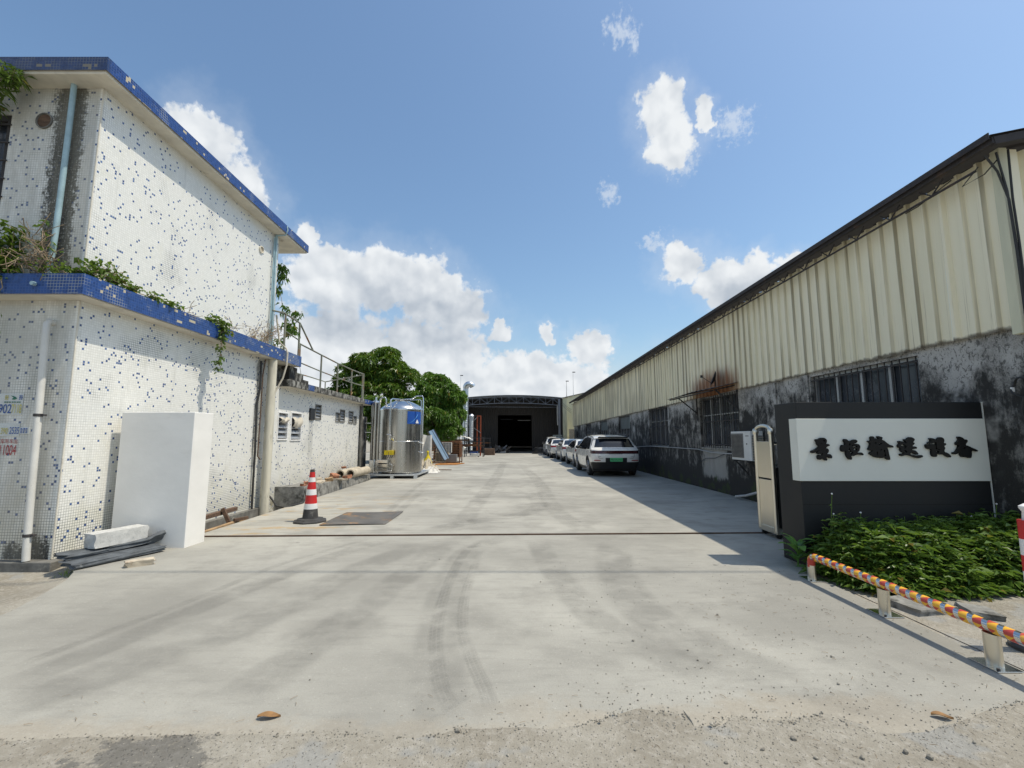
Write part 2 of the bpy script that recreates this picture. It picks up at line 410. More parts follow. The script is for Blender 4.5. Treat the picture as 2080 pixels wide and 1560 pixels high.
def mat_cladding():
    m, n, b, _ = newmat('cream_cladding')
    o = n.obj(); x, y, z = n.sep(o)
    oi = n.new('ShaderNodeObjectInfo')
    rnd = oi.outputs['Random']
    P = n.pos(); wx, wy, wz = n.sep(P)
    st = n.noise(n.vm('MULTIPLY', P, (16, 16, 0.35)), 1.0, 6, 0.7)
    st2 = n.noise(n.vm('MULTIPLY', P, (40, 40, 0.5)), 1.0, 4, 0.7)
    bl = n.noise(P, 0.8, 4, .6)
    base = n.mix(n.add(n.mul(rnd, .6), n.mul(bl, .4)), (0.78, 0.72, 0.515), (0.86, 0.80, 0.61))
    lowz = n.sm(n.add(wz, n.mul(n.sub(st, .5), 2.6)), 3.9, 2.55)
    rust = n.mul(n.sm(st2, 0.56, 0.70), n.add(0.22, n.mul(lowz, 0.78)))
    col = n.mix(n.mul(rust, 0.75), base, (0.16, 0.105, 0.05))
    joint = n.mul(n.math('LESS_THAN', n.math('ABSOLUTE', n.sub(y, 0.748)), n.mul(n.sm(st, .25, .6), .03)), n.sm(n.add(n.add(bl, n.mul(rnd, .5)), n.mul(lowz, .2)), 0.22, 0.50))
    rl = n.mul(n.math('LESS_THAN', n.math('ABSOLUTE', n.sub(n.math('FRACT', n.mul(y, 1 / .25)), .66)), .05), n.sm(n.noise(n.vm('MULTIPLY', P, (5, 5, .25)), 1.0, 3), .38, .62))
    col = n.mix(n.mul(rl, .6), col, (0.10, 0.075, 0.04))
    col = n.mix(n.mul(joint, 0.9), col, (0.04, 0.03, 0.02))
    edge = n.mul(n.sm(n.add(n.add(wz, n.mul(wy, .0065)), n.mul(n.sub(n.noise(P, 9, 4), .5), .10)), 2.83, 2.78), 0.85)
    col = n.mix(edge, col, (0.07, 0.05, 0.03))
    # the rust bloom above the awning
    dy = n.mul(n.sub(wy, 12.9), 0.56); dz = n.mul(n.sub(wz, 2.85), 1.7)
    rr = n.math('SQRT', n.add(n.mul(dy, dy), n.mul(dz, dz)))
    bloom = n.sm(n.add(rr, n.mul(n.sub(n.noise(n.vm('MULTIPLY', P, (5, 5, .7)), 1.0, 5, .65), .5), 1.5)), 1.25, 0.35)
    col = n.mix(n.mul(bloom, .9), col, n.mix(st, (0.42, 0.135, 0.03), (0.09, 0.04, 0.02)))
    far = n.mul(n.sm(wy, 22, 40), n.sm(st, .48, .62))
    col = n.mix(n.mul(far, .55), col, (0.22, 0.16, 0.08))
    setb(n, b, col, n.add(0.42, n.mul(rust, .3)), 0, 0.4, n.bump(n.noise(P, 6, 3), 0.15, 0.01))
    return m

def mat_concrete(name, yard=False):
    m, n, b, _ = newmat(name)
    o = n.obj(); x, y, z = n.sep(o)
    a = n.noise(o, 0.35, 5, 0.6); c = n.noise(o, 1.7, 7, 0.65); f = n.noise(o, 26, 5, 0.7); g = n.noise(o, 120, 3, .7)
    br = n.noise(n.vm('MULTIPLY', o, (1.0, 9.0, 1)) if yard else n.vm('MULTIPLY', o, (3.0, 14.0, 1)), 1.0, 6, 0.65)
    col = n.mix(n.sm(a, 0.3, 0.7), (0.30, 0.291, 0.258) if yard else (0.275, 0.266, 0.234), (0.435, 0.420, 0.368) if yard else (0.41, 0.396, 0.346))
    col = n.mix(n.mul(n.sm(c, 0.46, 0.70), 0.6), col, (0.245, 0.236, 0.207))
    col = n.mix(n.mul(n.sm(br, 0.48, 0.70), 0.42 if yard else 0.25), col, (0.205, 0.198, 0.176))
    col = n.mix(n.mul(n.sm(f, 0.58, 0.78), 0.3), col, (0.47, 0.465, 0.43))
    pit = n.sm(n.vor(o, 34), 0.10, 0.05); pm_ = n.sm(n.noise(o, 2.3, 3), .5, .62)
    col = n.mix(n.mul(n.mul(pit, pm_), .7), col, (0.12, 0.12, 0.11))
    if yard:
        rs = n.mul(n.sm(n.noise(n.vm('MULTIPLY', o, (1, 2.2, 1)), 1.3, 5, .65), 0.52, 0.66), n.mul(n.sm(x, -1.9, -3.2), n.sm(y, 14, 9)))
        col = n.mix(n.mul(rs, .75), col, (0.40, 0.26, 0.10))
        rs2 = n.mul(n.sm(n.noise(n.vm('MULTIPLY', o, (.8, 2.8, 1)), 1.1, 5, .6), .56, .68), n.mul(n.sm(x, -1.9, -2.9), n.mul(n.sm(y, 16.2, 16.7), n.sm(y, 18.2, 17.2))))
        col = n.mix(n.mul(rs2, .8), col, (0.20, 0.12, 0.06))
        dk = n.sm(n.noise(n.vm('MULTIPLY', o, (2.2, 9, 1)), 1.0, 4, .7), .66, .70)
        col = n.mix(n.mul(dk, .6), col, (0.11, 0.11, 0.105))
    else:
        wave = n.noise(n.vm('MULTIPLY', o, (9, 1.5, 1)), 1.0, 6, .7)
        sand = n.mx(n.mul(n.sm(n.add(c, n.mul(n.sm(y, 3.3, 2.5), .34)), .66, .82), n.sm(n.add(x, n.mul(c, .4)), -.2, .6)), n.sm(n.add(y, n.mul(n.sub(n.noise(o, 5, 6, .7), .5), .45)), 2.70, 2.55))
        col = n.mix(n.mul(sand, .75), col, n.mix(f, (0.27, 0.235, 0.18), (0.42, 0.385, 0.32)))
    col = n.mix(n.mul(n.sm(g, .52, .72), .34), col, (0.17, 0.165, 0.145))
    col = n.mix(n.mul(n.sm(n.noise(o, 55, 3, .6), .60, .74), .4), col, (0.52, 0.50, 0.44))
    blot = n.noise(n.vm('MULTIPLY', o, (.55, .8, 1)), 1.0, 3, .55, .6)
    col = n.mix(n.mul(n.sm(blot, .50, .66), .34), col, (0.20, 0.192, 0.168))
    spot = n.mul(n.sm(n.add(n.vor(o, 1.1), n.mul(n.sub(f, .5), .05)), .045, .02), n.sm(n.noise(o, .7, 2), .45, .6))
    col = n.mix(n.mul(spot, .6), col, (0.07, 0.068, 0.06))
    h = n.add(n.mul(f, 0.5), n.add(n.mul(g, 0.35), n.mul(br, 0.5)))
    setb(n, b, col, 0.88, 0, 0.25, n.bump(h, 0.6, 0.009))
    return m

def mat_oldground():
    m, n, b, _ = newmat('old_gritty_ground')
    o = n.obj(); x, y, z = n.sep(o)
    a = n.noise(o, 1.1, 6, 0.65); f = n.noise(o, 22, 6, 0.75); g = n.noise(o, 90, 4, .75)
    col = n.mix(n.sm(a, .3, .7), (0.25, 0.225, 0.18), (0.37, 0.345, 0.29))
    col = n.mix(n.mul(n.sm(f, .45, .7), .6), col, (0.47, 0.44, 0.385))
    col = n.mix(n.mul(n.sm(g, .56, .7), .5), col, (0.16, 0.145, 0.12))
    pat = n.sm(n.noise(o, 1.6, 4, .5), .57, .61)
    col = n.mix(n.mul(pat, .55), col, n.mix(f, (0.23, 0.235, 0.23), (0.38, 0.385, 0.37)))
    dx = n.mul(n.add(x, 1.75), 2.2); dy = n.mul(n.sub(y, 2.38), 5.0)
    tar = n.sm(n.add(n.math('SQRT', n.add(n.mul(dx, dx), n.mul(dy, dy))), n.mul(n.sub(n.noise(o, 7, 5, .7), .5), 2.4)), .70, .50)
    col = n.mix(n.mul(tar, .5), col, (0.055, 0.06, 0.066))
    h = n.add(n.mul(f, .9), n.add(n.mul(g, .6), n.mul(n.sm(n.vor(o, 45), .3, .0), .8)))
    setb(n, b, col, 0.95, 0, .15, n.bump(h, .9, .012))
    return m

def mat_leaf(name, c1, c2, tr=0.35, rough=0.45):
    m, n, b, o = newmat(name)
    geo = n.new('ShaderNodeNewGeometry')
    rnd = geo.outputs['Random Per Island']
    big = n.noise(n.obj(), 1.2, 3)
    col = n.mix(n.add(n.mul(rnd, .75), n.mul(n.sub(big, .5), .6)), c1, c2)
    dry = n.math('GREATER_THAN', rnd, .975)
    col = n.mix(dry, col, (0.26, 0.20, 0.045))
    setb(n, b, col, rough, 0, .4)
    t = n.new('ShaderNodeBsdfTranslucent'); n.put(t.inputs[0], n.mix(.5, col, (0.16, 0.26, 0.02)))
    ms = n.new('ShaderNodeMixShader'); ms.inputs[0].default_value = tr
    n.l.new(b.outputs[0], ms.inputs[1]); n.l.new(t.outputs[0], ms.inputs[2]); n.l.new(ms.outputs[0], o.inputs[0])
    return m

def mat_steel(name, col=(0.47, 0.455, 0.42), rough=0.24, vert=True, dirt=0.25):
    m, n, b, _ = newmat(name)
    o = n.obj()
    s = n.noise(n.vm('MULTIPLY', o, (14, 14, .25) if vert else (3, 3, 3)), 1.0, 4, .6)
    bl = n.noise(o, 2.2, 5, .6)
    c = n.mix(n.mul(n.sm(bl, .5, .75), dirt), col, (0.34, 0.31, 0.25))
    setb(n, b, c, n.add(n.sm(s, .2, .8, rough - .06, rough + .1), n.mul(n.sm(bl, .5, .8), .15)), 1.0, .5, n.bump(bl, .08, .02))
    return m

def mat_tape():
    m, n, b, _ = newmat('striped_tape_rail')
    o = n.obj(); x, y, z = n.sep(o)
    ang = n.mul(n.math('ARCTAN2', z, x), 1 / (2 * math.pi))
    h = n.math('FRACT', n.add(n.mul(y, 1 / 0.10), ang))
    tape = n.math('LESS_THAN', h, 0.62)
    k = n.math('FRACT', n.add(n.mul(y, 1 / 0.20), n.mul(ang, -1.5)))
    tc = n.mix(n.math('GREATER_THAN', k, .55), (0.80, 0.42, 0.03), (0.50, 0.06, 0.04))
    nz = n.noise(o, 14, 4)
    tc = n.mix(n.mul(n.sm(nz, .5, .8), .3), tc, (0.75, .42, .2))
    col = n.mix(tape, (0.62, 0.61, 0.59), tc)
    setb(n, b, col, n.sm(tape, 0, 1, .16, .48), n.sub(1.0, tape), .5, n.bump(n.add(tape, n.mul(nz, .3)), .3, .002))
    return m

def mat_ribbon(name, dark=(0.10, 0.10, 0.10), amt=0.5, tread=True):
    m, n, b, o = newmat(name)
    u, v, _ = n.sep(n.uv())
    ob = n.obj()
    e = n.mul(n.sm(u, 0.0, 0.22), n.sm(u, 1.0, 0.78))
    en = n.mul(n.sm(v, 0.0, 0.12), n.sm(v, 1.0, 0.85))
    k = n.mul(n.mul(e, en), n.sm(n.noise(ob, 2.2, 5, .65), .32, .62))
    if tread:
        gr = n.math('GREATER_THAN', n.math('FRACT', n.mul(u, 4.0)), .25)
        lug = n.math('GREATER_THAN', n.math('FRACT', n.add(n.mul(v, 70.0), n.mul(u, 1.5))), .35)
        k = n.mul(k, n.add(.45, n.mul(n.mul(gr, n.add(.35, n.mul(lug, .65))), .55)))
    k = n.mul(k, amt)
    setb(n, b, dark, .9, 0, .2)
    t = n.new('ShaderNodeBsdfTransparent'); ms = n.new('ShaderNodeMixShader')
    n.put(ms.inputs[0], k); n.l.new(t.outputs[0], ms.inputs[1]); n.l.new(b.outputs[0], ms.inputs[2]); n.l.new(ms.outputs[0], o.inputs[0])
    return m

M = {}
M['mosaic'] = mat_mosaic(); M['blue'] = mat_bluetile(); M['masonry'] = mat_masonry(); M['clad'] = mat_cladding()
M['apron'] = mat_concrete('apron_concrete'); M['yard'] = mat_concrete('yard_concrete', True); M['ground'] = mat_oldground()
M['plaster'] = pm('soffit_plaster', (0.62, 0.585, 0.50), .85, var=.14, scale=3, c2=(0.17, 0.14, 0.10), s2=2.2, t2=.60, w2=.16, bump=.004, bs=30)
M['plinth'] = pm('plinth_cement', (0.155, 0.150, 0.135), .92, var=.35, scale=6, c2=(0.33, 0.32, 0.28), s2=5, t2=.60, bump=.01, bs=35)
M['whitepaint'] = pm('white_wall_paint', (0.78, 0.775, 0.76), .62, var=.035, scale=2.5, c2=(0.56, 0.555, 0.54), s2=2.0, t2=.66, w2=.2, bump=.0015, bs=50)
M['pier'] = pm('pier_paint', (0.77, 0.755, 0.715), .62, var=.04, scale=1.8, c2=(0.47, 0.455, 0.41), s2=1.5, t2=.56, w2=.45, bump=.003, bs=9, stretch=(1, 1, 1.6))
M['grit'] = pm('grit', (0.27, 0.25, 0.21), .95, var=.45, scale=30)
M['pvc_blue'] = pm('blue_pvc', (0.30, 0.43, 0.48), .45, var=.15, c2=(0.10, 0.16, 0.17), s2=5, t2=.62)
M['pvc_white'] = pm('white_pvc', (0.62, 0.61, 0.57), .4, var=.08, c2=(0.38, 0.36, 0.30), s2=4, t2=.62)
M['pipe_old'] = pm('weathered_pipe', (0.56, 0.53, 0.43), .7, var=.16, scale=3, c2=(0.20, 0.185, 0.13), s2=2.5, t2=.55, w2=.2, bump=.003, bs=20, stretch=(3, 3, .6))
M['black_hose'] = pm('black_rubber', (0.03, 0.03, 0.03), .55, var=.3)
M['black'] = pm('black_plastic', (0.022, 0.023, 0.025), .45, var=.25)
M['void'] = pm('dark_interior', (0.012, 0.012, 0.013), .9, var=.3)
M['window_dark'] = pm('dusty_dark_glass', (0.035, 0.042, 0.055), .22, var=.35, scale=2, c2=(0.10, 0.11, 0.12), s2=1.6, t2=.58, w2=.2, spec=.5)
M['bar'] = pm('rusted_black_bar', (0.045, 0.042, 0.042), .75, var=.3, c2=(0.12, 0.065, 0.035), s2=7, t2=.6)
M['alu'] = pm('dull_aluminium', (0.42, 0.43, 0.43), .45, .6, var=.12, c2=(0.16, 0.16, 0.15), s2=3, t2=.6)
M['rust'] = pm('rusty_steel', (0.20, 0.095, 0.045), .85, var=.35, scale=7, c2=(0.10, 0.075, 0.06), s2=5, t2=.55, bump=.004)
M['rust_orange'] = pm('orange_rust', (0.36, 0.15, 0.035), .88, var=.3, scale=6, c2=(0.20, 0.10, 0.05), s2=4, t2=.58)
M['paintred'] = pm('red_oxide_paint', (0.33, 0.075, 0.03), .7, var=.25)
M['railmetal'] = pm('weathered_green_rail', (0.20, 0.21, 0.17), .7, .2, var=.3, c2=(0.22, 0.11, 0.05), s2=3, t2=.52, w2=.15)
M['steel'] = mat_steel('stainless_tank'); M['steel2'] = mat_steel('stainless_pipe', (0.66, 0.66, 0.65), .18, False, .15)
M['gatesteel'] = mat_steel('gate_stainless', (0.70, 0.66, 0.56), .30, True, .3)
M['galv'] = pm('galvanised_duct', (0.60, 0.64, 0.68), .34, .9, var=.1, scale=2)
M['leaf_tree'] = mat_leaf('mango_leaf', (0.042, 0.098, 0.012), (0.165, 0.270, 0.036), .34, .36)
M['leaf_young'] = mat_leaf('young_mango_leaf', (0.055, 0.135, 0.022), (0.18, 0.32, 0.05), .36, .36)
M['leaf_weed'] = mat_leaf('weed_leaf', (0.060, 0.125, 0.022), (0.215, 0.33, 0.06), .40, .4)
M['leaf_vine'] = mat_leaf('vine_leaf', (0.055, 0.11, 0.02), (0.19, 0.28, 0.045), .40)
M['leaf_plant'] = mat_leaf('broad_leaf', (0.12, 0.27, 0.06), (0.20, 0.38, 0.10), .4, .35)
M['bark'] = pm('bark', (0.10, 0.082, 0.062), .95, var=.35, scale=8, bump=.02, bs=14)
M['twig'] = pm('dry_twig', (0.26, 0.20, 0.135), .9, var=.35, scale=9)
M['deadleaf'] = pm('dead_leaf', (0.30, 0.165, 0.065), .8, var=.3, scale=20)
M['signdark'] = pm('charcoal_panel', (0.019, 0.020, 0.021), .5, var=.10, scale=1.5, spec=.25)
M['signwhite'] = pm('satin_white_panel', (0.66, 0.67, 0.61), .42, var=.03, scale=2)
M['letter'] = pm('black_letter', (0.006, 0.006, 0.006), .4, var=.2, spec=.2)
M['stone'] = pm('granite_block', (0.50, 0.50, 0.48), .85, var=.16, scale=14, c2=(0.30, 0.31, 0.31), s2=40, t2=.58, bump=.012, bs=18)
M['slate'] = pm('dark_slate', (0.085, 0.095, 0.105), .7, var=.4, scale=9, c2=(0.24, 0.25, 0.25), s2=6, t2=.6, bump=.012, bs=22)
M['rubble'] = pm('broken_plaster', (0.46, 0.40, 0.31), .92, var=.25, scale=8, c2=(0.24, 0.17, 0.11), s2=4, t2=.57, bump=.012, bs=25)
M['brick'] = pm('broken_brick', (0.34, 0.15, 0.085), .92, var=.3, scale=8, c2=(0.42, 0.36, 0.28), s2=5, t2=.57, bump=.01, bs=25)
M['kerb'] = pm('rough_kerb_concrete', (0.24, 0.235, 0.215), .95, var=.35, scale=7, c2=(0.07, 0.068, 0.06), s2=5, t2=.47, w2=.2, bump=.03, bs=12)
M['wood'] = pm('weathered_wood', (0.115, 0.072, 0.048), .85, var=.4, scale=6, bump=.006, bs=25, stretch=(1, 4, 4))
M['woodpale'] = pm('pale_wood', (0.36, 0.24, 0.13), .8, var=.3, scale=5)
M['tarp'] = pm('dusty_tarp', (0.42, 0.37, 0.285), .85, var=.22, scale=4, c2=(0.22, 0.19, 0.14), s2=3, t2=.57)
M['tarpwhite'] = pm('pale_sheet', (0.60, 0.585, 0.54), .8, var=.12, scale=4)
M['yellow'] = pm('yellow_plastic', (0.62, 0.47, 0.015), .6, var=.15)
M['red'] = pm('cone_red', (0.50, 0.022, 0.022), .5, var=.12, c2=(0.36, 0.05, 0.045), s2=8, t2=.62)
M['refl'] = pm('reflective_white', (0.72, 0.72, 0.70), .4, var=.08, c2=(0.5, 0.49, 0.46), s2=9, t2=.62)
M['rubber'] = pm('grey_black_rubber', (0.050, 0.049, 0.048), .75, var=.3, scale=9, c2=(0.13, 0.125, 0.115), s2=6, t2=.6)
M['plate'] = pm('rusting_steel_plate', (0.145, 0.135, 0.12), .6, .35, var=.25, scale=3, c2=(0.36, 0.19, 0.06), s2=2.6, t2=.53, w2=.14, bump=.002)
M['carwhite'] = pm('white_car_paint', (0.74, 0.725, 0.68), .25, var=.015, scale=1, spec=.5, coat=.6)
M['carglass'] = pm('tinted_glass', (0.012, 0.015, 0.020), .05, var=.1, spec=.7)
M['cartrim'] = pm('black_trim', (0.018, 0.018, 0.019), .5, var=.2)
M['tyre'] = pm('tyre', (0.020, 0.020, 0.021), .8, var=.3)
M['rim'] = pm('alloy_rim', (0.42, 0.42, 0.43), .35, .8, var=.1)
M['lampred'] = pm('tail_lamp_red', (0.28, 0.008, 0.010), .15, var=.1, coat=.5)
M['lampsmoke'] = pm('smoked_lamp', (0.05, 0.012, 0.014), .12, var=.1, coat=.5)
M['plategreen'] = pm('green_plate', (0.10, 0.50, 0.20), .5, var=.1)
M['roofdark'] = pm('rusted_dark_roof', (0.040, 0.036, 0.038), .8, var=.3, c2=(0.08, 0.055, 0.045), s2=3, t2=.56)
M['shedwall'] = pm('brown_shed_cladding', (0.042, 0.036, 0.031), .75, var=.15)
M['shedsteel'] = pm('grey_shed_steel', (0.17, 0.18, 0.20), .55, .3, var=.15)
M['shedroof'] = pm('blue_grey_roof', (0.36, 0.39, 0.43), .5, .2, var=.1)
M['ac'] = pm('ac_enamel', (0.66, 0.655, 0.62), .5, var=.06, c2=(0.42, 0.38, 0.30), s2=4, t2=.63)
M['acgrey'] = pm('ac_grille_grey', (0.20, 0.195, 0.18), .75, var=.25, scale=6)
M['awning'] = pm('rusty_tin_awning', (0.10, 0.085, 0.08), .75, .2, var=.35, c2=(0.20, 0.09, 0.04), s2=4, t2=.53)
M['creamwall'] = pm('cream_sheet_wall', (0.60, 0.585, 0.43), .55, var=.08, scale=2, c2=(0.30, 0.26, 0.16), s2=1.4, t2=.66, stretch=(3, 3, .5))
M['logoblue'] = pm('logo_blue', (0.018, 0.085, 0.36), .35, var=.06)
M['logolight'] = pm('logo_light_blue', (0.14, 0.36, 0.72), .35, var=.05)
M['white'] = pm('plain_white', (0.78, 0.78, 0.76), .5, var=.03)
M['adblue'] = pm('advert_blue', (0.03, 0.09, 0.30), .7, var=.2); M['adred'] = pm('advert_red', (0.33, 0.025, 0.03), .7, var=.25, c2=(0.5, .4, .36), s2=12, t2=.68)
M['adyel'] = pm('advert_yellow', (0.50, 0.44, 0.10), .7, var=.2); M['adgreen'] = pm('advert_green', (0.04, 0.15, 0.10), .7, var=.2)
M['paper'] = pm('weathered_paper', (0.58, 0.60, 0.58), .75, var=.08, scale=6, c2=(0.46, .46, .42), s2=5, t2=.6)
M['cloth'] = pm('dusty_cloth', (0.52, 0.48, 0.40), .9, var=.15)
M['mortar'] = pm('mossy_parapet', (0.27, 0.265, 0.24), .92, var=.35, scale=7, c2=(0.035, 0.034, 0.03), s2=5, t2=.43, w2=.12, bump=.01, bs=18, stretch=(1, 1, .5))
M['bluepanel'] = pm('blue_grey_panel', (0.30, 0.44, 0.58), .45, var=.12, scale=3)
M['cablegrey'] = pm('grey_cable', (0.45, 0.45, 0.44), .6, var=.1)
M['greencab'] = pm('green_grey_cabinet', (0.17, 0.20, 0.20), .5, var=.08)
M['tape'] = mat_tape()
M['tyremark'] = mat_ribbon('tyre_rubber_mark', (0.11, 0.108, 0.10), .16, True)
M['dustmark'] = mat_ribbon('dark_wheel_dust', (0.14, 0.138, 0.128), .15, False)
# ------------------------------------------------------------------ ground, yard, apron
def sstep(a, b, x):
    t = max(0, min(1, (x - a) / (b - a))); return t * t * (3 - 2 * t)

def ground_z(x, y):
    if x < -4.86 and 7.0 < y < 17.0: return -0.36
    s = sstep(-4.55, -5.5, x) * sstep(6.4, 5.2, y) * sstep(-3.0, 3.5, y)
    return -0.011 - 0.144 * s
gx = [-400, -60, -20, -12, -8, -7, -6.5, -6.1, -5.8, -5.6, -5.4, -5.2, -5.0, -4.9, -4.86, -4.8, -4.6, -4.4, -4.0, -3, -2, -1, 0, 1, 2, 3, 4, 5, 6, 8, 12, 30, 80, 400]
gy = [-200, -40, -10, -4, -2, 0, 1, 2, 2.5, 3, 3.5, 4, 4.4, 4.8, 5.2, 5.6, 6.0, 6.4, 7.0, 7.02, 9, 12, 16.98, 17.0, 20, 30, 50, 100, 400, 900]
b = MB()
b.add([(x, y, ground_z(x, y)) for y in gy for x in gx],
      [(j * len(gx) + i, j * len(gx) + i + 1, (j + 1) * len(gx) + i + 1, (j + 1) * len(gx) + i) for j in range(len(gy) - 1) for i in range(len(gx) - 1)])
struct('ground', b, M['ground'], smooth=40)

def fill_poly(pts, z0, z1, skirt=0.0):
    bm = bmesh.new()
    vs = [bm.verts.new((x, y, z1)) for x, y in pts]
    es = [bm.edges.new((vs[i], vs[(i + 1) % len(vs)])) for i in range(len(vs))]
    bmesh.ops.triangle_fill(bm, use_beauty=True, use_dissolve=False, edges=es)
    lo = [bm.verts.new((x, y - (skirt if y < 3.05 else 0), z0)) for x, y in pts]
    for i in range(len(pts)):
        j = (i + 1) % len(pts)
        bm.faces.new((vs[i], lo[i], lo[j], vs[j]))
    bmesh.ops.recalc_face_normals(bm, faces=bm.faces[:])
    up = [f for f in bm.faces if abs(f.normal.z) > .9 and f.normal.z < 0]
    bmesh.ops.reverse_faces(bm, faces=up)
    me = bpy.data.meshes.new('slab'); bm.to_mesh(me); bm.free()
    return me

TR0, TR1 = (-4.88, 7.20), (5.7, 7.52)          # the gate track
def ty(x): return TR0[1] + (x - TR0[0]) * (TR1[1] - TR0[1]) / (TR1[0] - TR0[0])
yard_pts = [(-4.88, ty(-4.88) + .03), (-4.88, 8.4), (-4.92, 10.6), (-4.97, 13), (-5.05, 16.2), (-5.12, 17.25), (-5.75, 17.3), (-15, 17.4), (-15, 60), (12, 60), (12, 45), (5.9, 43), (5.9, ty(5.7) + .03)]
YARD = struct('yard', fill_poly(yard_pts, -0.42, 0.0), M['yard'])
edge = [(-2.6, 2.52), (-2.23, 2.55), (-1.88, 2.56), (-1.56, 2.58), (-1.23, 2.57), (-1.03, 2.59), (-0.77, 2.58), (-0.66, 2.54), (-0.46, 2.55), (-0.26, 2.62), (0.0, 2.63), (0.26, 2.62), (0.44, 2.68),
        (0.70, 2.80), (0.95, 2.74), (0.96, 2.64), (1.11, 2.65), (1.2, 2.72), (1.39, 2.69), (1.67, 2.73), (1.77, 2.68), (1.86, 2.59), (2.08, 2.58), (2.37, 2.67), (2.7, 2.80), (3.0, 2.88), (3.27, 3.0)]
fine = []
for (a, c) in zip(edge[:-1], edge[1:]):
    k = max(2, int(math.hypot(c[0] - a[0], c[1] - a[1]) / .03))
    for i in range(k):
        t = i / k; x = a[0] + (c[0] - a[0]) * t; y = a[1] + (c[1] - a[1]) * t
        fine.append((x, y + .014 * mnoise.noise(Vector((x * 9, 1, 0))) + .008 * mnoise.noise(Vector((x * 31, 5, 0)))))
fine.append(edge[-1])
ap = [(-4.6, 2.45), (-3.6, 2.48)] + fine + [(3.29, 4.0), (3.30, 5.1), (3.36, 5.6), (3.46, 6.1), (3.9, 6.1), (5.7, 6.1), (5.7, ty(5.7) - .03), (-5.62, ty(-5.62) - .03), (-5.60, 6.2), (-5.2, 5.62), (-4.93, 5.36), (-4.72, 5.05), (-4.52, 4.6), (-4.35, 4.15), (-4.4, 3.4)]
APRON = struct('concrete_apron', fill_poly(ap, -0.014, -0.002, .045), M['apron'])
b = MB()
b.add([(3.34, -3, -.005), (14, -3, -.005), (14, 7.6, -.005), (3.34, 7.6, -.005)], [(0, 1, 2, 3)])
struct('pavement', b, M['ground'])
# gate track: a steel strip set in a dark groove
tk = thing('gate_track', 'rusty steel gate rail set across the concrete entrance', 'track', (0, 7.35, 0))
b = MB(); b.bar((-4.88, ty(-4.88), -.03), (5.6, ty(5.6), -.03), .055, .03); part('groove', b, M['void'], tk)
b = MB(); b.bar((-4.88, ty(-4.88) + .012, .0), (5.6, ty(5.6) + .012, .0), .022, .026); part('rail', b, M['wood'], tk)

def ribbon(name, pts, w, mat, parent, z):
    P = []
    for i in range(len(pts) - 1):
        p0, p1, p2, p3 = [Vector(pts[max(0, min(len(pts) - 1, i + k))]) for k in (-1, 0, 1, 2)]
        for s in range(8):
            t = s / 8
            P.append(0.5 * ((2 * p1) + (-p0 + p2) * t + (2 * p0 - 5 * p1 + 4 * p2 - p3) * t * t + (-p0 + 3 * p1 - 3 * p2 + p3) * t ** 3))
    P.append(Vector(pts[-1]))
    vs = []; k = len(P)
    for i, p in enumerate(P):
        d = (P[min(i + 1, k - 1)] - P[max(i - 1, 0)]).normalized(); nrm = Vector((-d.y, d.x)) * w / 2
        vs += [(p.x - nrm.x, p.y - nrm.y, z), (p.x + nrm.x, p.y + nrm.y, z)]
    me = bpy.data.meshes.new(name); me.from_pydata(vs, [], [(2 * i, 2 * i + 1, 2 * i + 3, 2 * i + 2) for i in range(k - 1)]); me.update()
    uv = me.uv_layers.new(name='UVMap')
    for lp in me.loops:
        uv.data[lp.index].uv = (lp.vertex_index % 2, (lp.vertex_index // 2) / (k - 1))
    return part(name, me, mat, parent)
ribbon('tyre_mark', [(-0.25, 7.1), (-0.56, 6.5), (-0.64, 5.92), (-0.66, 5.04), (-0.63, 4.2), (-0.57, 3.62), (-0.47, 3.12), (-0.38, 2.84), (-0.27, 2.66)], .13, M['tyremark'], APRON, .002)
ribbon('tyre_mark', [(-0.42, 6.3), (-0.45, 4.87), (-0.41, 3.99), (-0.29, 3.38), (-0.16, 2.94), (-0.11, 2.72)], .12, M['tyremark'], APRON, .004)
ribbon('tyre_mark', [(-2.1, 7.1), (-2.5, 6.3), (-2.78, 5.59), (-2.96, 4.51), (-3.16, 3.7), (-3.33, 3.0)], .12, M['tyremark'], APRON, .002)
ribbon('dust_mark', [(-1.9, 6.9), (-2.29, 6.0), (-2.68, 4.65), (-2.9, 3.62), (-3.1, 2.9)], .34, M['dustmark'], APRON, .006)
ribbon('dust_mark', [(-1.2, 6.8), (-1.78, 5.39), (-2.14, 3.89), (-2.61, 3.09), (-2.9, 2.75)], .5, M['dustmark'], APRON, .008)
ribbon('dust_mark', [(-0.9, 7.1), (-1.2, 5.0), (-1.45, 3.6), (-1.6, 2.75)], .45, M['dustmark'], APRON, .004)
ribbon('dust_mark', [(-0.2, 7.1), (-0.62, 6.0), (-0.62, 4.4), (-0.45, 3.0), (-0.3, 2.7)], .45, M['dustmark'], APRON, .008)
ribbon('dust_mark', [(1.5, 7.0), (1.15, 5.2), (1.21, 3.84), (1.72, 3.06), (2.22, 2.78)], .55, M['dustmark'], APRON, .004)
ribbon('dust_mark', [(0.35, 7.0), (0.5, 5.2), (0.75, 3.9), (1.3, 3.0)], .4, M['dustmark'], APRON, .006)
ribbon('tyre_mark', [(-2.45, 8.4), (-2.52, 9.4), (-2.7, 11.4), (-2.92, 14.18), (-3.1, 17)], .2, M['tyremark'], YARD, .004)
ribbon('tyre_mark', [(-2.2, 8.6), (-2.3, 9.6), (-2.45, 11.6), (-2.6, 14.0)], .2, M['tyremark'], YARD, .006)
ribbon('dust_mark', [(-1.4, 7.6), (-0.71, 8.45), (0.19, 9.24), (0.6, 10.4), (0.5, 13)], .5, M['dustmark'], YARD, .004)
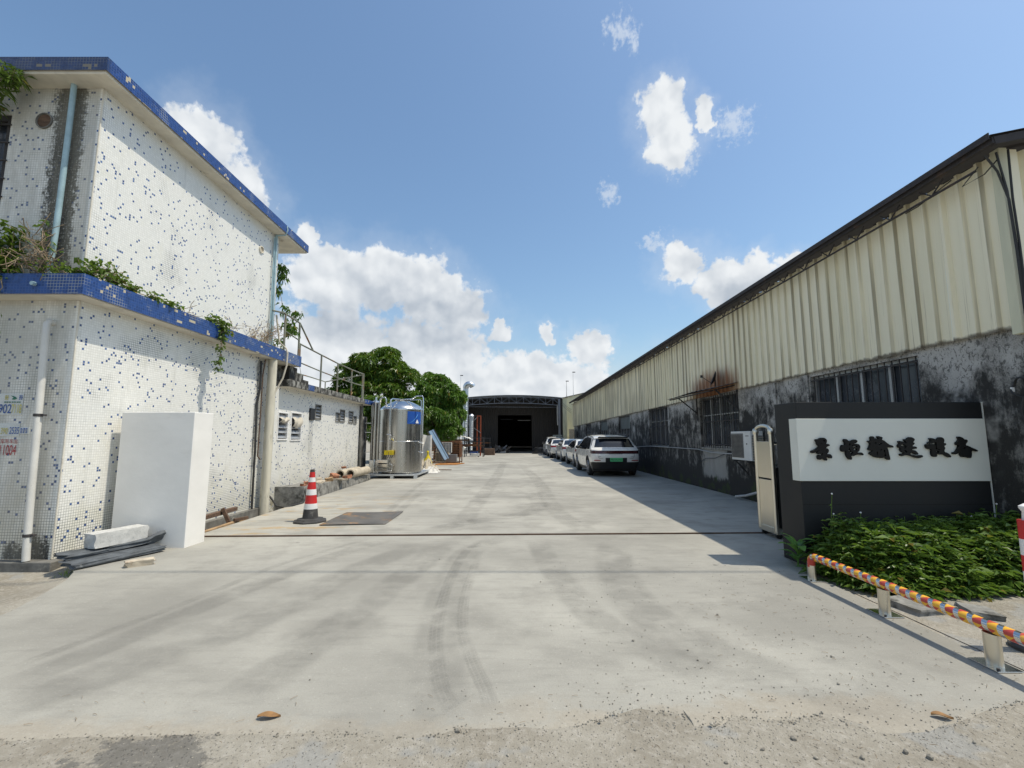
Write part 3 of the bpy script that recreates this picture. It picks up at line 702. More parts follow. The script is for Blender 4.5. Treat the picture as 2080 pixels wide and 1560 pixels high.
ribbon('dust_mark', [(1.2, 7.6), (0.9, 10), (0.9, 16), (0.5, 26)], .5, M['dustmark'], YARD, .006)
ribbon('dust_mark', [(-0.9, 8.0), (-0.8, 11), (-0.6, 18), (-0.5, 30)], .5, M['dustmark'], YARD, .008)

# ------------------------------------------------------------------ wall with openings
def wall_holes(axis, c, a0, a1, z0, z1, holes, depth, side):
    """wall in plane x=c (axis 'x') or y=c (axis 'y'), spanning a0..a1; holes (a0,a1,z0,z1); reveals go 'depth' behind the face"""
    b = MB()
    As = sorted({a0, a1} | {q for h in holes for q in h[:2]}); Zs = sorted({z0, z1} | {q for h in holes for q in h[2:]})
    def P(a, z, d=0.0):
        return (c - side * d, a, z) if axis == 'x' else (a, c - side * d, z)
    for i in range(len(As) - 1):
        for j in range(len(Zs) - 1):
            ma, mz = (As[i] + As[i + 1]) / 2, (Zs[j] + Zs[j + 1]) / 2
            if any(h[0] < ma < h[1] and h[2] < mz < h[3] for h in holes): continue
            b.add([P(As[i], Zs[j]), P(As[i + 1], Zs[j]), P(As[i + 1], Zs[j + 1]), P(As[i], Zs[j + 1])], [(0, 1, 2, 3)])
    for h in holes:
        p = [(h[0], h[2]), (h[1], h[2]), (h[1], h[3]), (h[0], h[3])]
        for k in range(4):
            q, r = p[k], p[(k + 1) % 4]
            b.add([P(*q), P(*r), P(*r, depth), P(*q, depth)], [(0, 1, 2, 3)])
    return b

# ------------------------------------------------------------------ left building
WX, WY = -5.66, 5.83
LB = thing('tiled_building', 'two-storey building clad in white mosaic with blue flecks and blue fascias', 'building', (-8, 8, 0))
b = MB(); b.add([(-13, WY, -.3), (WX, WY, -.3), (WX, 10.65, -.3), (-13, 10.65, -.3), (-13, WY, 3.3), (WX, WY, 3.3), (WX, 10.65, 3.3), (-13, 10.65, 3.3)],
                [(0, 1, 5, 4), (1, 2, 6, 5), (2, 3, 7, 6)])
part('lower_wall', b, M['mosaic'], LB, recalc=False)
b = wall_holes('y', WY, -13, WX, 3.5, 6.32, [(-8.2, -6.88, 4.60, 5.92)], .16, -1)
b.add([(WX, WY, 3.5), (WX, 10.65, 3.5), (WX, 10.65, 6.32), (WX, WY, 6.32)], [(0, 1, 2, 3)])
b.add([(WX, 10.65, 3.5), (-13, 10.65, 3.5), (-13, 10.65, 6.32), (WX, 10.65, 6.32)], [(0, 1, 2, 3)])
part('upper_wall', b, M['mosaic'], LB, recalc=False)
b = MB(); b.box(-13, -5.42, 5.60, 11.55, 3.285, 3.53); led = part('ledge', b, M['plaster'], LB)
b = MB(); b.add([(-13, 5.575, 3.295), (-5.395, 5.575, 3.295), (-5.395, 11.58, 3.295), (-13, 11.58, 3.295), (-13, 5.575, 3.56), (-5.395, 5.575, 3.56), (-5.395, 11.58, 3.56), (-13, 11.58, 3.56),
                 (-13, 5.66, 3.56), (-5.48, 5.66, 3.56), (-5.48, 11.49, 3.56), (-13, 11.49, 3.56)], [(0, 1, 5, 4), (1, 2, 6, 5), (2, 3, 7, 6), (4, 5, 9, 8), (5, 6, 10, 9), (6, 7, 11, 10)])
part('fascia', b, M['blue'], led, recalc=False)
b = MB(); b.box(-13, -5.40, 5.57, 11.58, 6.31, 6.44); rf = part('roof', b, M['plaster'], LB, bevel=.012)
b = MB(); b.add([(-13, 5.545, 6.345), (-5.375, 5.545, 6.345), (-5.375, 11.605, 6.345), (-13, 11.605, 6.345), (-13, 5.545, 6.535), (-5.375, 5.545, 6.535), (-5.375, 11.605, 6.535), (-13, 11.605, 6.535),
                 (-13, 5.75, 6.535), (-5.6, 5.75, 6.535), (-5.6, 11.4, 6.535), (-13, 11.4, 6.535)], [(0, 1, 5, 4), (1, 2, 6, 5), (2, 3, 7, 6), (4, 5, 9, 8), (5, 6, 10, 9), (6, 7, 11, 10)])
part('fascia', b, M['blue'], rf, recalc=False)
b = MB(); b.box(-13, -5.53, 5.70, 7.2, -.3, .015); b.box(-13, -5.56, 7.2, 10.66, -.42, -.03); part('plinth', b, M['plinth'], LB, bevel=.012)
b = MB(); b.box(-5.662, -5.648, 5.822, 5.838, .02, 3.28); b.box(-5.662, -5.648, 5.822, 5.838, 3.56, 6.30); part('corner_strip', b, M['plaster'], LB)
# window top left with grille
wn = part('window', MB().box(-8.2, -6.9, 5.98, 6.0, 4.6, 5.92), M['window_dark'], LB)
b = MB()
for x0, x1, z0, z1 in ((-8.2, -6.88, 5.84, 5.92), (-6.95, -6.88, 4.6, 5.84), (-8.2, -6.95, 4.6, 4.66)): b.box(x0, x1, 5.85, 5.93, z0, z1)
part('frame', b, M['bar'], wn)
for k in range(4):
    part('bar', MB().bar((-7.0 - .12 * k, 5.80, 4.6), (-7.0 - .12 * k, 5.80, 5.9), .016), M['bar'], wn)
for k in range(5):
    part('bar', MB().bar((-8.2, 5.815, 4.72 + .26 * k), (-6.86, 5.815, 4.72 + .26 * k), .018), M['bar'], wn)
# round vents
def vent(x, y, z, r, ax):
    b = MB(); b.lathe([(r * 1.12, 0), (r * 1.12, .025), (r * .92, .03), (r * .88, .008)], (x, y, z), 24, False, False, ax)
    o = part('vent', b, M['plaster'], LB, smooth=40)
    b = MB(); b.lathe([(r * .95, .0), (r * .95, .006), (0.001, .007)], (x, y, z), 24, False, False, ax)
    part('vent_hole', b, M['rubble' if ax == 'x' else 'wood'], o)
vent(-5.66, 9.90, 5.71, .075, 'x')
b = MB(); b.lathe([(.115, 0), (.115, -.02), (.10, -.022), (.095, -.008)], (-6.42, WY, 5.82), 24, False, False, 'y'); o = part('vent', b, M['plinth'], LB, smooth=40)
b = MB(); b.lathe([(.10, 0), (.10, -.006), (.001, -.007)], (-6.42, WY, 5.82), 24, False, False, 'y'); part('vent_hole', b, M['wood'], o)
# down-pipes
def dpipe(path, r, mat, name='downpipe', clamps=()):
    o = part(name, MB().tube(path, r, 12), mat, LB, smooth=50)
    for (c, ax) in clamps:
        b = MB(); b.lathe([(r * 1.12, -.018), (r * 1.16, -.006), (r * 1.16, .006), (r * 1.12, .018)], c, 14)
        if ax == 'y': b.box(c[0] + r * .6, c[0] + r * 2.0, c[1] - .012, c[1] + .03, c[2] - .012, c[2] + .012)
        part('pipe_clamp', b, M['bar'], o, smooth=40)
    return o
dpipe([(-6.01, 5.765, 6.31), (-6.01, 5.765, 5.5), (-6.015, 5.765, 4.6), (-6.02, 5.765, 4.2), (-6.04, 5.76, 3.6)], .034, M['pvc_blue'])
dpipe([(-5.97, 5.83, 2.98), (-5.97, 5.78, 2.99), (-5.965, 5.745, 2.95), (-5.96, 5.74, 2.8), (-5.91, 5.74, .9), (-5.88, 5.74, .15), (-5.87, 5.74, .02)], .040, M['pvc_white'], clamps=[((-5.934, 5.74, 1.78), 'y'), ((-5.887, 5.74, .32), 'y')])
dpipe([(-5.50, 10.40, 3.28), (-5.50, 10.40, 2.6), (-5.49, 10.39, 1.2), (-5.49, 10.38, -.36)], .095, M['pipe_old'], 'drain_pipe')
dpipe([(-5.615, 10.44, 6.31), (-5.615, 10.45, 5.2), (-5.615, 10.5, 3.9), (-5.60, 10.5, 3.56)], .028, M['pvc_blue'])
dpipe([(-5.615, 10.36, 6.20), (-5.615, 10.37, 5.2), (-5.62, 10.41, 3.9), (-5.61, 10.41, 3.56)], .016, M['pvc_blue'], 'conduit')
dpipe([(-5.38, 10.44, 6.52), (-5.36, 10.44, 6.42), (-5.40, 10.44, 6.30), (-5.55, 10.44, 6.295), (-5.61, 10.44, 6.28)], .018, M['pvc_blue'], 'conduit')
dpipe([(-5.60, 10.10, 3.2), (-5.60, 10.12, 2.6), (-5.62, 10.06, 2.2), (-5.60, 10.08, 1.2), (-5.61, 10.1, .6), (-5.60, 10.1, -.3)], .022, M['black_hose'], 'cable')
dpipe([(-5.55, 10.18, 3.25), (-5.58, 10.16, 2.9), (-5.6, 10.2, 2.0), (-5.56, 10.12, 1.1), (-5.52, 10.16, 1.02)], .014, M['wood'], 'cable')
hz = part('hose', MB().tube([(-5.60, 10.62, 4.4), (-5.52, 10.68, 3.75), (-5.37, 10.72, 3.60), (-5.345, 10.74, 3.5), (-5.35, 10.74, 3.2), (-5.42, 10.74, 2.9), (-5.55, 10.62, 2.5), (-5.60, 10.55, 2.2), (-5.60, 10.5, 2.0)], .022, 8), M['cloth'], LB, smooth=50)
part('drain_spout', MB().tube([(-6.0, 5.62, 3.42), (-6.0, 5.53, 3.42)], .026, 10), M['pvc_blue'], LB, smooth=50)
# paper adverts and painted numbers on the front wall
def advert(body, x, z, size, mat, w, h, paper=True, rot=0.0):
    me = text_mesh(body, size)
    xs = [v.co.x for v in me.vertices]; ys = [v.co.y for v in me.vertices]
    sx = w / (max(xs) - min(xs)); sy = h / (max(ys) - min(ys)); cx = (max(xs) + min(xs)) / 2; cy = (max(ys) + min(ys)) / 2
    for v in me.vertices:
        X, Y = (v.co.x - cx) * sx, (v.co.y - cy) * sy
        v.co = (x + X, WY - .0095 - (0.004 if paper else 0), z + Y)
    return part('advert_text', me, mat, LB)
def marks(x0, x1, z0, z1, nx, mat, nz=1):
    b = MB(); q = random.Random(int(z0 * 1000))
    for i in range(nx):
        for j in range(nz):
            w = (x1 - x0) / nx; h = (z1 - z0) / nz
            b.box(x0 + w * (i + .12), x0 + w * (i + q.uniform(.6, .9)), WY - .0135, WY - .0095, z0 + h * (j + .15), z0 + h * (j + .75))
    return part('advert_print', b, mat, LB)
part('advert_paper', MB().box(-6.62, -6.235, WY - .006, WY - .001, 1.79, 2.06), M['paper'], LB)
part('advert_paper', MB().box(-6.52, -6.235, WY - .006, WY - .001, 1.52, 1.68), M['paper'], LB)
part('advert_paper', MB().box(-6.23, -6.11, WY - .006, WY - .001, 1.545, 1.635), M['paper'], LB)
advert('0902', -6.475, 1.865, .12, M['adblue'], .22, .115)
advert('7118', -6.30, 1.865, .12, M['adyel'], .125, .115)
marks(-6.47, -6.25, 1.94, 1.962, 7, M['adgreen'])
marks(-6.285, -6.24, 1.98, 2.04, 2, M['adblue'], 3)
marks(-6.465, -6.42, 1.98, 2.04, 2, M['adyel'], 3)
b = MB(); b.add([(-6.40, WY - .009, 2.035), (-6.37, WY - .009, 2.03), (-6.33, WY - .009, 2.015), (-6.31, WY - .009, 1.995), (-6.34, WY - .009, 1.98), (-6.38, WY - .009, 1.985), (-6.36, WY - .009, 2.01)], [(0, 1, 2, 3, 4, 5, 6)])
part('advert_picture', b, M['adgreen'], LB, recalc=False)
advert('390', -6.42, 1.585, .08, M['adyel'], .085, .075)
advert('2535', -6.295, 1.59, .1, M['adblue'], .12, .085)
advert('叉车吊车出', -6.375, 1.455, .06, M['adred'], .27, .06, False)
advert('4211004', -6.40, 1.345, .12, M['adred'], .31, .125, False)
marks(-6.22, -6.12, 1.555, 1.625, 3, M['adblue'], 4)

# ------------------------------------------------------------------ annex with louvred windows
AX = thing('mosaic_annex', 'low white mosaic annex with louvred windows and a mossy flat parapet', 'building', (-8, 14, 0))
holes = [(11.10, 11.62, 1.44, 2.13), (11.76, 12.36, 1.42, 2.16), (12.80, 13.12, 1.98, 2.33), (13.18, 13.60, 2.02, 2.46), (14.72, 15.06, 2.0, 2.31), (15.09, 15.53, 2.0, 2.43), (15.90, 16.35, 2.0, 2.43), (16.38, 16.72, 1.98, 2.27)]
b = wall_holes('x', WX - .01, 10.66, 17.06, -.35, 2.74, holes, .13, 1)
b.add([(WX - .01, 17.06, -.35), (-13, 17.06, -.35), (-13, 17.06, 2.74), (WX - .01, 17.06, 2.74)], [(0, 1, 2, 3)])
part('wall', b, M['mosaic'], AX, recalc=False)
b = MB(); b.box(-13, -5.42, 11.10, 17.75, 2.735, 2.90); rfa = part('roof', b, M['plaster'], AX)
b = MB(); b.box(-5.43, -5.395, 11.08, 17.77, 2.745, 2.905); b.box(-13, -5.43, 17.75, 17.77, 2.745, 2.905); b.box(-5.75, -5.43, 11.1, 17.75, 2.90, 2.915); b.box(-13, -5.43, 11.08, 11.1, 2.745, 2.905)
part('parapet', b, M['mortar'], rfa, bevel=.008)
part('fascia', MB().box(-5.395, -5.388, 12.06, 12.42, 2.75, 2.90), M['blue'], rfa)
part('fascia', MB().box(-5.395, -5.388, 16.75, 17.77, 2.75, 2.90), M['blue'], rfa)
b = MB(); b.box(-5.62, -5.56, 17.0, 17.07, .0, 2.73); part('corner_strip', b, M['plinth'], AX)
b = MB(); b.box(-7.5, -5.62, 17.22, 17.30, 0, 2.70); b.box(-9, -5.62, 17.30, 17.8, 0, 2.3); part('yard_wall', b, M['masonry'], AX, label='soot-black side wall beside the steel tank')
for hi, h in enumerate(holes):
    w = part('window', MB().box(WX - .16, WX - .145, h[0], h[1], h[2], h[3]), M['void'], AX)
    if hi in (2,):
        b = MB(); b.box(WX - .02, WX + .03, h[0] + .02, h[1] - .02, h[2] + .02, h[3] - .01); part('cover', b, M['black'], w, bevel=.006); continue
    b = MB(); t = .03
    b.box(WX - .09, WX + .006, h[0], h[0] + t, h[2], h[3]); b.box(WX - .09, WX + .006, h[1] - t, h[1], h[2], h[3]); b.box(WX - .09, WX + .006, h[0] + t, h[1] - t, h[3] - t, h[3]); b.box(WX - .09, WX + .014, h[0] + t, h[1] - t, h[2], h[2] + t)
    part('frame', b, M['whitepaint' if hi < 2 else 'kerb'], w, bevel=.003)
    n = 5 if hi < 2 else 4
    for k in range(n):
        z = h[2] + .04 + (h[3] - h[2] - .08) * (k + .5) / n
        sl = (h[3] - h[2]) / n * .95
        b = MB(); b.obox((WX - .045, (h[0] + h[1]) / 2, z), (.012, h[1] - h[0] - 2 * t - .004, sl), (0, R(-38), 0))
        part('slat', b, M['alu'], w)
    if hi < 2:
        rnd = random.Random(hi)
        b = MB(); b.grid(lambda u, v: (WX + .012 + .05 * math.sin(v * 3.1) + .02 * math.sin(u * 21 + v * 3), h[0] + .05 + (h[1] - h[0] - .1) * u, h[3] - .14 - (.26 if hi else .12) * v + .02 * math.sin(u * 9)), 16, 6)
        part('rag', b, M['cloth'], w, smooth=60, recalc=False)
# stair block behind the ledge
b = MB(); b.box(-7.5, -5.55, 11.30, 11.72, 2.915, 3.284); b.box(-7.5, -5.55, 11.72, 12.08, 2.915, 3.15); b.box(-7.5, -5.55, 12.08, 12.40, 2.915, 3.03); b.box(-7.4, -5.75, 10.66, 11.30, 2.915, 3.283)
part('steps', b, M['mortar'], AX, bevel=.01)
# railing
RL = thing('roof_railing', 'rusty tubular railing running down the steps along the annex roof', 'railing', (-5.46, 13, 2.9))
def rp(name, path, r=.022): return part(name, MB().tube(path, r, 8), M['railmetal'], RL, smooth=50)
X = -5.46
for (y, z0, z1) in ((10.78, 3.56, 4.46), (11.53, 3.56, 4.42), (11.60, 3.56, 3.88), (12.95, 2.915, 3.84), (14.2, 2.915, 3.80), (15.46, 2.915, 3.79), (16.72, 2.915, 3.82), (16.60, 2.915, 3.78)):
    rp('post', [(X, y, z0), (X, y, z1)], .026)
rp('top_rail', [(X - .15, 10.45, 4.46), (X, 10.70, 4.47), (X, 11.53, 4.43), (X, 12.38, 3.87)])
rp('top_rail', [(X, 11.56, 3.90), (X, 12.95, 3.85), (X, 14.2, 3.81), (X, 15.46, 3.80), (X, 16.72, 3.82)])
rp('middle_rail', [(X, 10.78, 4.05), (X, 11.53, 3.98)], .016)
rp('middle_rail', [(X, 11.60, 3.42), (X, 12.95, 3.38), (X, 14.2, 3.36), (X, 15.46, 3.36), (X, 16.72, 3.38)], .018)
XB = -6.9
for y in (14.4, 16.8): rp('post', [(XB, y, 2.915), (XB, y, 3.55)])
rp('top_rail', [(XB, 13.2, 3.55), (XB, 15.6, 3.56), (XB, 16.8, 3.55), (X, 16.72, 3.8)], .02)
rp('middle_rail', [(XB, 13.2, 3.10), (XB, 16.8, 3.10)], .014)
rp('wire', [(X, 11.6, 3.40), (-6.1, 13.2, 3.15), (XB, 14.4, 3.0)], .006)
# kerb ledge with rubble
KB = thing('concrete_kerb', 'rough broken concrete ledge along the foot of the annex wall', 'kerb', (-5.3, 14, 0))
pts = []
for i in range(15):
    y = 11.15 + 5.75 * i / 14
    pts.append((y, -4.97 - .012 * i + .04 * mnoise.noise(Vector((y * 2, 0, 0))), .33 - .15 * i / 14 + .03 * mnoise.noise(Vector((y * 3, 9, 0)))))
b = MB()
for (y0, x0, h0), (y1, x1, h1) in zip(pts[:-1], pts[1:]):
    b.add([(-5.69, y0, h0), (x0, y0, h0), (x1, y1, h1), (-5.69, y1, h1), (x0 + .03, y0, -.4), (x1 + .03, y1, -.4)], [(0, 1, 2, 3), (1, 4, 5, 2)])
y0, x0, h0 = pts[0]; b.add([(-5.69, y0, h0), (x0, y0, h0), (x0 + .03, y0, -.4), (-5.69, y0, -.4)], [(0, 3, 2, 1)])
y1, x1, h1 = pts[-1]; b.add([(-5.69, y1, h1), (x1, y1, h1), (x1 + .03, y1, -.4), (-5.69, y1, -.4)], [(0, 1, 2, 3)])
part('ledge', b, M['kerb'], KB)
# ------------------------------------------------------------------ right workshop
RX = 5.75
RB = thing('long_workshop', 'long workshop with stained masonry base and cream corrugated cladding under dark eaves', 'building', (8, 22, 0))
wins = [(6.40, 8.76, 1.30, 2.66), (11.60, 14.03, 1.22, 2.70), (16.93, 19.30, 1.18, 2.70), (22.35, 24.68, 1.20, 2.64), (27.65, 30.1, 1.2, 2.58), (33.35, 35.8, 1.2, 2.54), (38.6, 40.6, 1.2, 2.5)]
b = wall_holes('x', RX, 5.05, 42.5, -.3, 2.78, wins, .18, -1)
b.add([(RX, 5.05, -.3), (13, 5.05, -.3), (13, 5.05, 2.78), (RX, 5.05, 2.78)], [(0, 1, 2, 3)])
b.add([(RX, 42.5, -.3), (13, 42.5, -.3), (13, 42.5, 4.8), (RX, 42.5, 4.8)], [(0, 1, 2, 3)])
part('masonry_wall', b, M['masonry'], RB, recalc=False)
# pilasters, a little proud, lighter render
for y0, y1 in ((8.80, 9.02), (9.9, 10.16)):
    part('pilaster', MB().box(RX - .03, RX + .02, y0, y1, 0, 2.71), M['masonry'], RB)
# one corrugated sheet, copied
def sheet_mesh(w, h, rib=.25, amp=.046, xdir=-1):
    ys = []; k = int(round(w / rib))
    for i in range(k):
        y = i * rib
        ys += [(y, 0), (y + .15, 0), (y + .172, amp), (y + .212, amp), (y + .235, 0)]
    ys += [(w + .004, 0.004)]
    b = MB()
    nz = 3
    vs = [(xdir * d, y, h * j / nz) for j in range(nz + 1) for (y, d) in ys]; m = len(ys)
    b.add(vs, [(j * m + i, j * m + i + 1, (j + 1) * m + i + 1, (j + 1) * m + i) for j in range(nz) for i in range(m - 1)])
    me = mesh(b, None, False, 'cladding_sheet'); me.materials.append(M['clad'])
    return me
sm_ = sheet_mesh(.75, 2.10)
rnd = random.Random(4)
y = 5.06; i = 0
while y < 42.3:
    o = bpy.data.objects.new('cladding_sheet', sm_); COL.objects.link(o); o.parent = RB
    o.location = Vector((5.715 - .004 * (i % 2), y, 2.742 - .0062 * (y - 5) + rnd.uniform(-.02, .016))) - RB.location
    o.rotation_euler = (0, R(rnd.uniform(-.25, .25)), 0)
    y += .756; i += 1
for k in range(6):
    o = bpy.data.objects.new('cladding_sheet', sm_); COL.objects.link(o); o.parent = RB
    o.location = Vector((5.77 + .756 * k, 5.02, 2.70)) - RB.location; o.rotation_euler = (0, 0, R(-90)); o.scale = (1, 1, 1.03 + .06 * k)
b = MB(); b.box(5.675, 5.765, 4.985, 5.09, 2.66, 4.86); part('corner_trim', b, M['creamwall'], RB, label='peeling pale corner trim streaked with grime')
# roof sheets
rs = MB(); slope = .21
ribs = []
for i in range(3):
    y = i * .25; ribs += [(y, 0), (y + .14, 0), (y + .165, .022), (y + .205, .022), (y + .23, 0)]
ribs.append((.756, .004)); m = len(ribs)
rs.add([(x, yy, slope * x + d) for x in (0, 6.6) for (yy, d) in ribs], [(i, i + 1, m + i + 1, m + i) for i in range(m - 1)])
rme = mesh(rs, None, False, 'roof_sheet'); rme.materials.append(M['roofdark'])
y = 4.78; i = 0
while y < 43:
    o = bpy.data.objects.new('roof_sheet', rme); COL.objects.link(o); o.parent = RB
    o.location = Vector((5.37 + rnd.uniform(-.004, .004), y, 4.885 - .0031 * (y - 5) + rnd.uniform(-.006, .006))) - RB.location
    y += .75; i += 1
def ez(y): return 4.885 - .0031 * (y - 5)
b = MB(); b.bar((5.43, 4.80, ez(5) - .055), (5.43, 43, ez(43) - .055), .05, .07); b.bar((5.43, 4.82, ez(5) - .06), (8.5, 4.82, ez(5) - .06 + .21 * 3.0), .05, .09)
b.bar((5.362, 4.79, ez(5) - .012), (5.362, 43, ez(43) - .012), .012, .075)
part('eave_beam', b, M['roofdark'], RB)
b = MB(); b.bar((5.50, 5.1, 4.64), (5.50, 42.4, 4.53), .022)
y = 5.5
while y < 30:
    b.bar((5.50, y, ez(y) - .1), (5.50, y + .17, ez(y) - .24), .014); b.bar((5.50, y + .17, ez(y) - .24), (5.50, y + .34, ez(y) - .1), .014); y += .66
part('eave_truss', b, M['roofdark'], RB)
part('soffit', MB().add([(5.368, 4.80, ez(4.8) - .014), (5.368, 43, ez(43) - .014), (5.95, 43, ez(43) + .105), (5.95, 4.80, ez(4.8) + .105)], [(0, 1, 2, 3)]), M['roofdark'], RB, recalc=False)
for wi, (y0, y1, z0, z1) in enumerate(wins):
    w = part('window', MB().box(RX + .15, RX + .165, y0, y1, z0, z1), M['window_dark'], RB)
    b = MB(); t = .045
    b.box(RX + .08, RX + .14, y0, y1, z1 - t, z1); b.box(RX + .08, RX + .14, y0, y1, z0, z0 + t)
    nv = 4
    for k in range(nv + 1):
        yy = y0 + (y1 - y0 - t) * k / nv; b.box(RX + .082, RX + .138, yy, yy + t, z0 + t, z1 - t)
    if wi: b.box(RX + .084, RX + .136, y0 + t, y1 - t, z0 + (z1 - z0) * .62, z0 + (z1 - z0) * .62 + .03)
    part('frame', b, M['alu'], w)
    nb = 17 if wi < 3 else 9
    bm_ = mesh(MB().bar((RX + .03, 0, z0), (RX + .03, 0, z1), .014)); bm_.materials.append(M['bar'])
    for k in range(nb):
        o = bpy.data.objects.new('bar', bm_); COL.objects.link(o); o.parent = w; o.location = (0, y0 + (y1 - y0) * (k + .5) / nb, 0)
    for zf in (.06, .5, .94):
        part('bar', MB().bar((RX + .016, y0, z0 + (z1 - z0) * zf), (RX + .016, y1, z0 + (z1 - z0) * zf), .012, .022), M['bar'], w)
    if wi in (3, 4):
        part('board', MB().box(RX + .05, RX + .07, y0 + .1, y1 - .3, z0 + .75, z1 - .05), M['greencab'], w)
    part('sill', MB().box(RX - .03, RX + .1, y0 - .03, y1 + .03, z0 - .06, z0), M['kerb'], w, bevel=.006)
# cables at the near corner
for k, pth in enumerate(([(5.60, 4.95, 4.78), (5.66, 4.94, 4.3), (5.69, 4.95, 3.6), (5.70, 4.96, 2.6), (5.70, 4.95, 1.6)],
                         [(5.50, 4.98, 4.76), (5.60, 4.96, 4.55), (5.68, 4.95, 4.2), (5.71, 4.95, 3.2), (5.72, 4.95, 2.0)],
                         [(5.72, 4.93, 4.80), (5.70, 4.93, 4.2), (5.72, 4.94, 3.7), (5.71, 4.94, 2.5)],
                         [(5.48, 5.05, 4.66), (5.53, 5.3, 4.56), (5.60, 5.1, 4.60), (5.62, 4.96, 4.7)],
                         [(5.50, 5.4, 4.70), (5.52, 5.9, 4.62), (5.52, 6.1, 4.62)])):
    part('cable', MB().tube(pth, .012 if k < 3 else .007, 6), M['black_hose'], RB, smooth=60)
# coil of cable on the wall
def ring(c, r, t, ax='x', n=28, w=.02):
    return [(c[0] + w * math.sin(3 * q), c[1] + r * math.cos(q), c[2] + r * math.sin(q)) for q in [2 * math.pi * i / n * t for i in range(n + 1)]]
cc = thing('cable_coil', 'black coiled cable hung on the stained wall right of the sign', 'cable', (5.72, 5.22, 1.95))
part('coil', MB().tube(ring((5.71, 5.09, 2.06), .11, 2.0, n=48), .012, 6), M['black_hose'], cc, smooth=60)
part('tail', MB().tube([(5.71, 5.09, 1.95), (5.70, 5.13, 1.8), (5.71, 5.10, 1.65)], .010, 6), M['black_hose'], cc, smooth=60)
part('wrap', MB().box(5.695, 5.725, 5.185, 5.205, 2.02, 2.07), M['refl'], cc)

# ------------------------------------------------------------------ awning, dish, conduit, air conditioner on that wall
AW = thing('window_awning', 'rusty sheet-metal awning on angle brackets above the barred window', 'awning', (5.5, 12.8, 2.7))
b = MB()
def awf(u, v):
    yy = 11.45 + 3.0 * u
    return (5.73 - .82 * v, yy, 2.90 - .19 * v + .012 * math.sin(u * 60) + .02 * math.sin(u * 5) * v)
b.grid(awf, 60, 4); part('sheet', b, M['awning'], AW, smooth=60, recalc=False)
for yy in (11.62, 14.2):
    b = MB(); b.bar((5.73, yy, 2.84), (5.0, yy, 2.67), .03); b.bar((5.73, yy, 2.25), (5.2, yy, 2.70), .03); b.bar((5.735, yy, 2.2), (5.735, yy, 2.86), .03)
    part('bracket', b, M['bar'], AW)
part('front_rail', MB().bar((4.98, 11.5, 2.672), (4.98, 14.4, 2.672), .03), M['bar'], AW)
D = thing('satellite_dish', 'small dark satellite dish standing on the rusty awning', 'dish', (5.45, 12.35, 2.86))
b = MB(); nrm = Vector((-.88, .30, .35)).normalized(); q = nrm.to_track_quat('Z', 'Y').to_matrix(); c0 = Vector((5.45, 12.3, 3.10))
prof = [(.001, -.05), (.08, -.043), (.15, -.02), (.20, .012), (.205, .012), (.155, -.028), (.08, -.052), (.001, -.06)]
t = MB(); t.lathe(prof, (0, 0, 0), 24, False, False); b.add([c0 + q @ Vector(v) for v in t.v], t.f)
part('reflector', b, M['black'], D, smooth=50)
part('feed_arm', MB().tube([tuple(c0 + q @ Vector((.0, -.15, -.02))), tuple(c0 + nrm * .30 + Vector((0, 0, -.06)))], .009, 6), M['bar'], D)
part('feed', MB().obox(tuple(c0 + nrm * .31 + Vector((0, 0, -.05))), (.05, .05, .07)), M['bar'], D)
part('mast', MB().tube([(5.50, 12.3, 2.86), (5.50, 12.3, 3.08), tuple(c0 - nrm * .05)], .016, 8), M['bar'], D)
CD = thing('wall_conduit', 'thin pale conduit running along the dirty wall to the air conditioner', 'conduit', (5.72, 16, 1.1))
part('conduit', MB().tube([(5.70, 24, 1.02), (5.70, 21.5, 1.06), (5.70, 19.5, 1.14), (5.69, 17.5, 1.16), (5.70, 15.8, 1.15), (5.70, 14.2, 1.15), (5.69, 13.2, 1.08), (5.68, 12.3, 1.08), (5.62, 11.5, 1.1)], .013, 6), M['cablegrey'], CD, smooth=60)
part('cable', MB().tube([(5.70, 16.3, 1.9), (5.69, 15.6, 1.78), (5.70, 15.1, 1.95), (5.70, 14.6, 2.4)], .009, 6), M['black_hose'], CD, smooth=60)
part('cable', MB().tube([(5.69, 12.4, 1.06), (5.70, 13.0, .93), (5.70, 13.6, .90), (5.71, 14.0, .80)], .008, 6), M['black_hose'], CD, smooth=60)
DP = thing('bent_drain_pipe', 'bent grey drain pipe at the wall foot behind the steel gate', 'pipe', (5.65, 10.8, .1))
part('pipe', MB().tube([(5.68, 10.05, .95), (5.68, 10.1, .5), (5.66, 10.3, .36), (5.6, 11.2, .12), (5.55, 11.6, .05)], .03, 8), M['cablegrey'], DP, smooth=60)
A = thing('air_conditioner', 'weathered white outdoor air-conditioner unit on a wall bracket', 'air conditioner', (5.57, 11, .95))
part('casing', MB().box(5.43, 5.72, 10.50, 11.44, .97, 1.65), M['ac'], A, bevel=.012)
g_ = part('grille', MB().box(5.418, 5.432, 10.83, 11.40, 1.03, 1.60), M['acgrey'], A, bevel=.004)
sl = mesh(MB().box(5.408, 5.420, 10.84, 11.39, 0, .010)); sl.materials.append(M['bar'])
for k in range(18):
    o = bpy.data.objects.new('slat', sl); COL.objects.link(o); o.parent = g_; o.location = (0, 0, 1.045 + .03 * k)
part('badge', MB().box(5.424, 5.431, 10.66, 10.70, 1.34, 1.37), M['black'], A)
part('badge', MB().box(5.425, 5.431, 10.58, 10.72, 1.53, 1.55), M['acgrey'], A)
cf = part('condenser_fins', MB().box(5.46, 5.70, 10.485, 10.499, 1.0, 1.55), M['acgrey'], A)
fm = mesh(MB().box(5.45, 5.71, 10.470, 10.486, 0, .016)); fm.materials.append(M['rubble'])
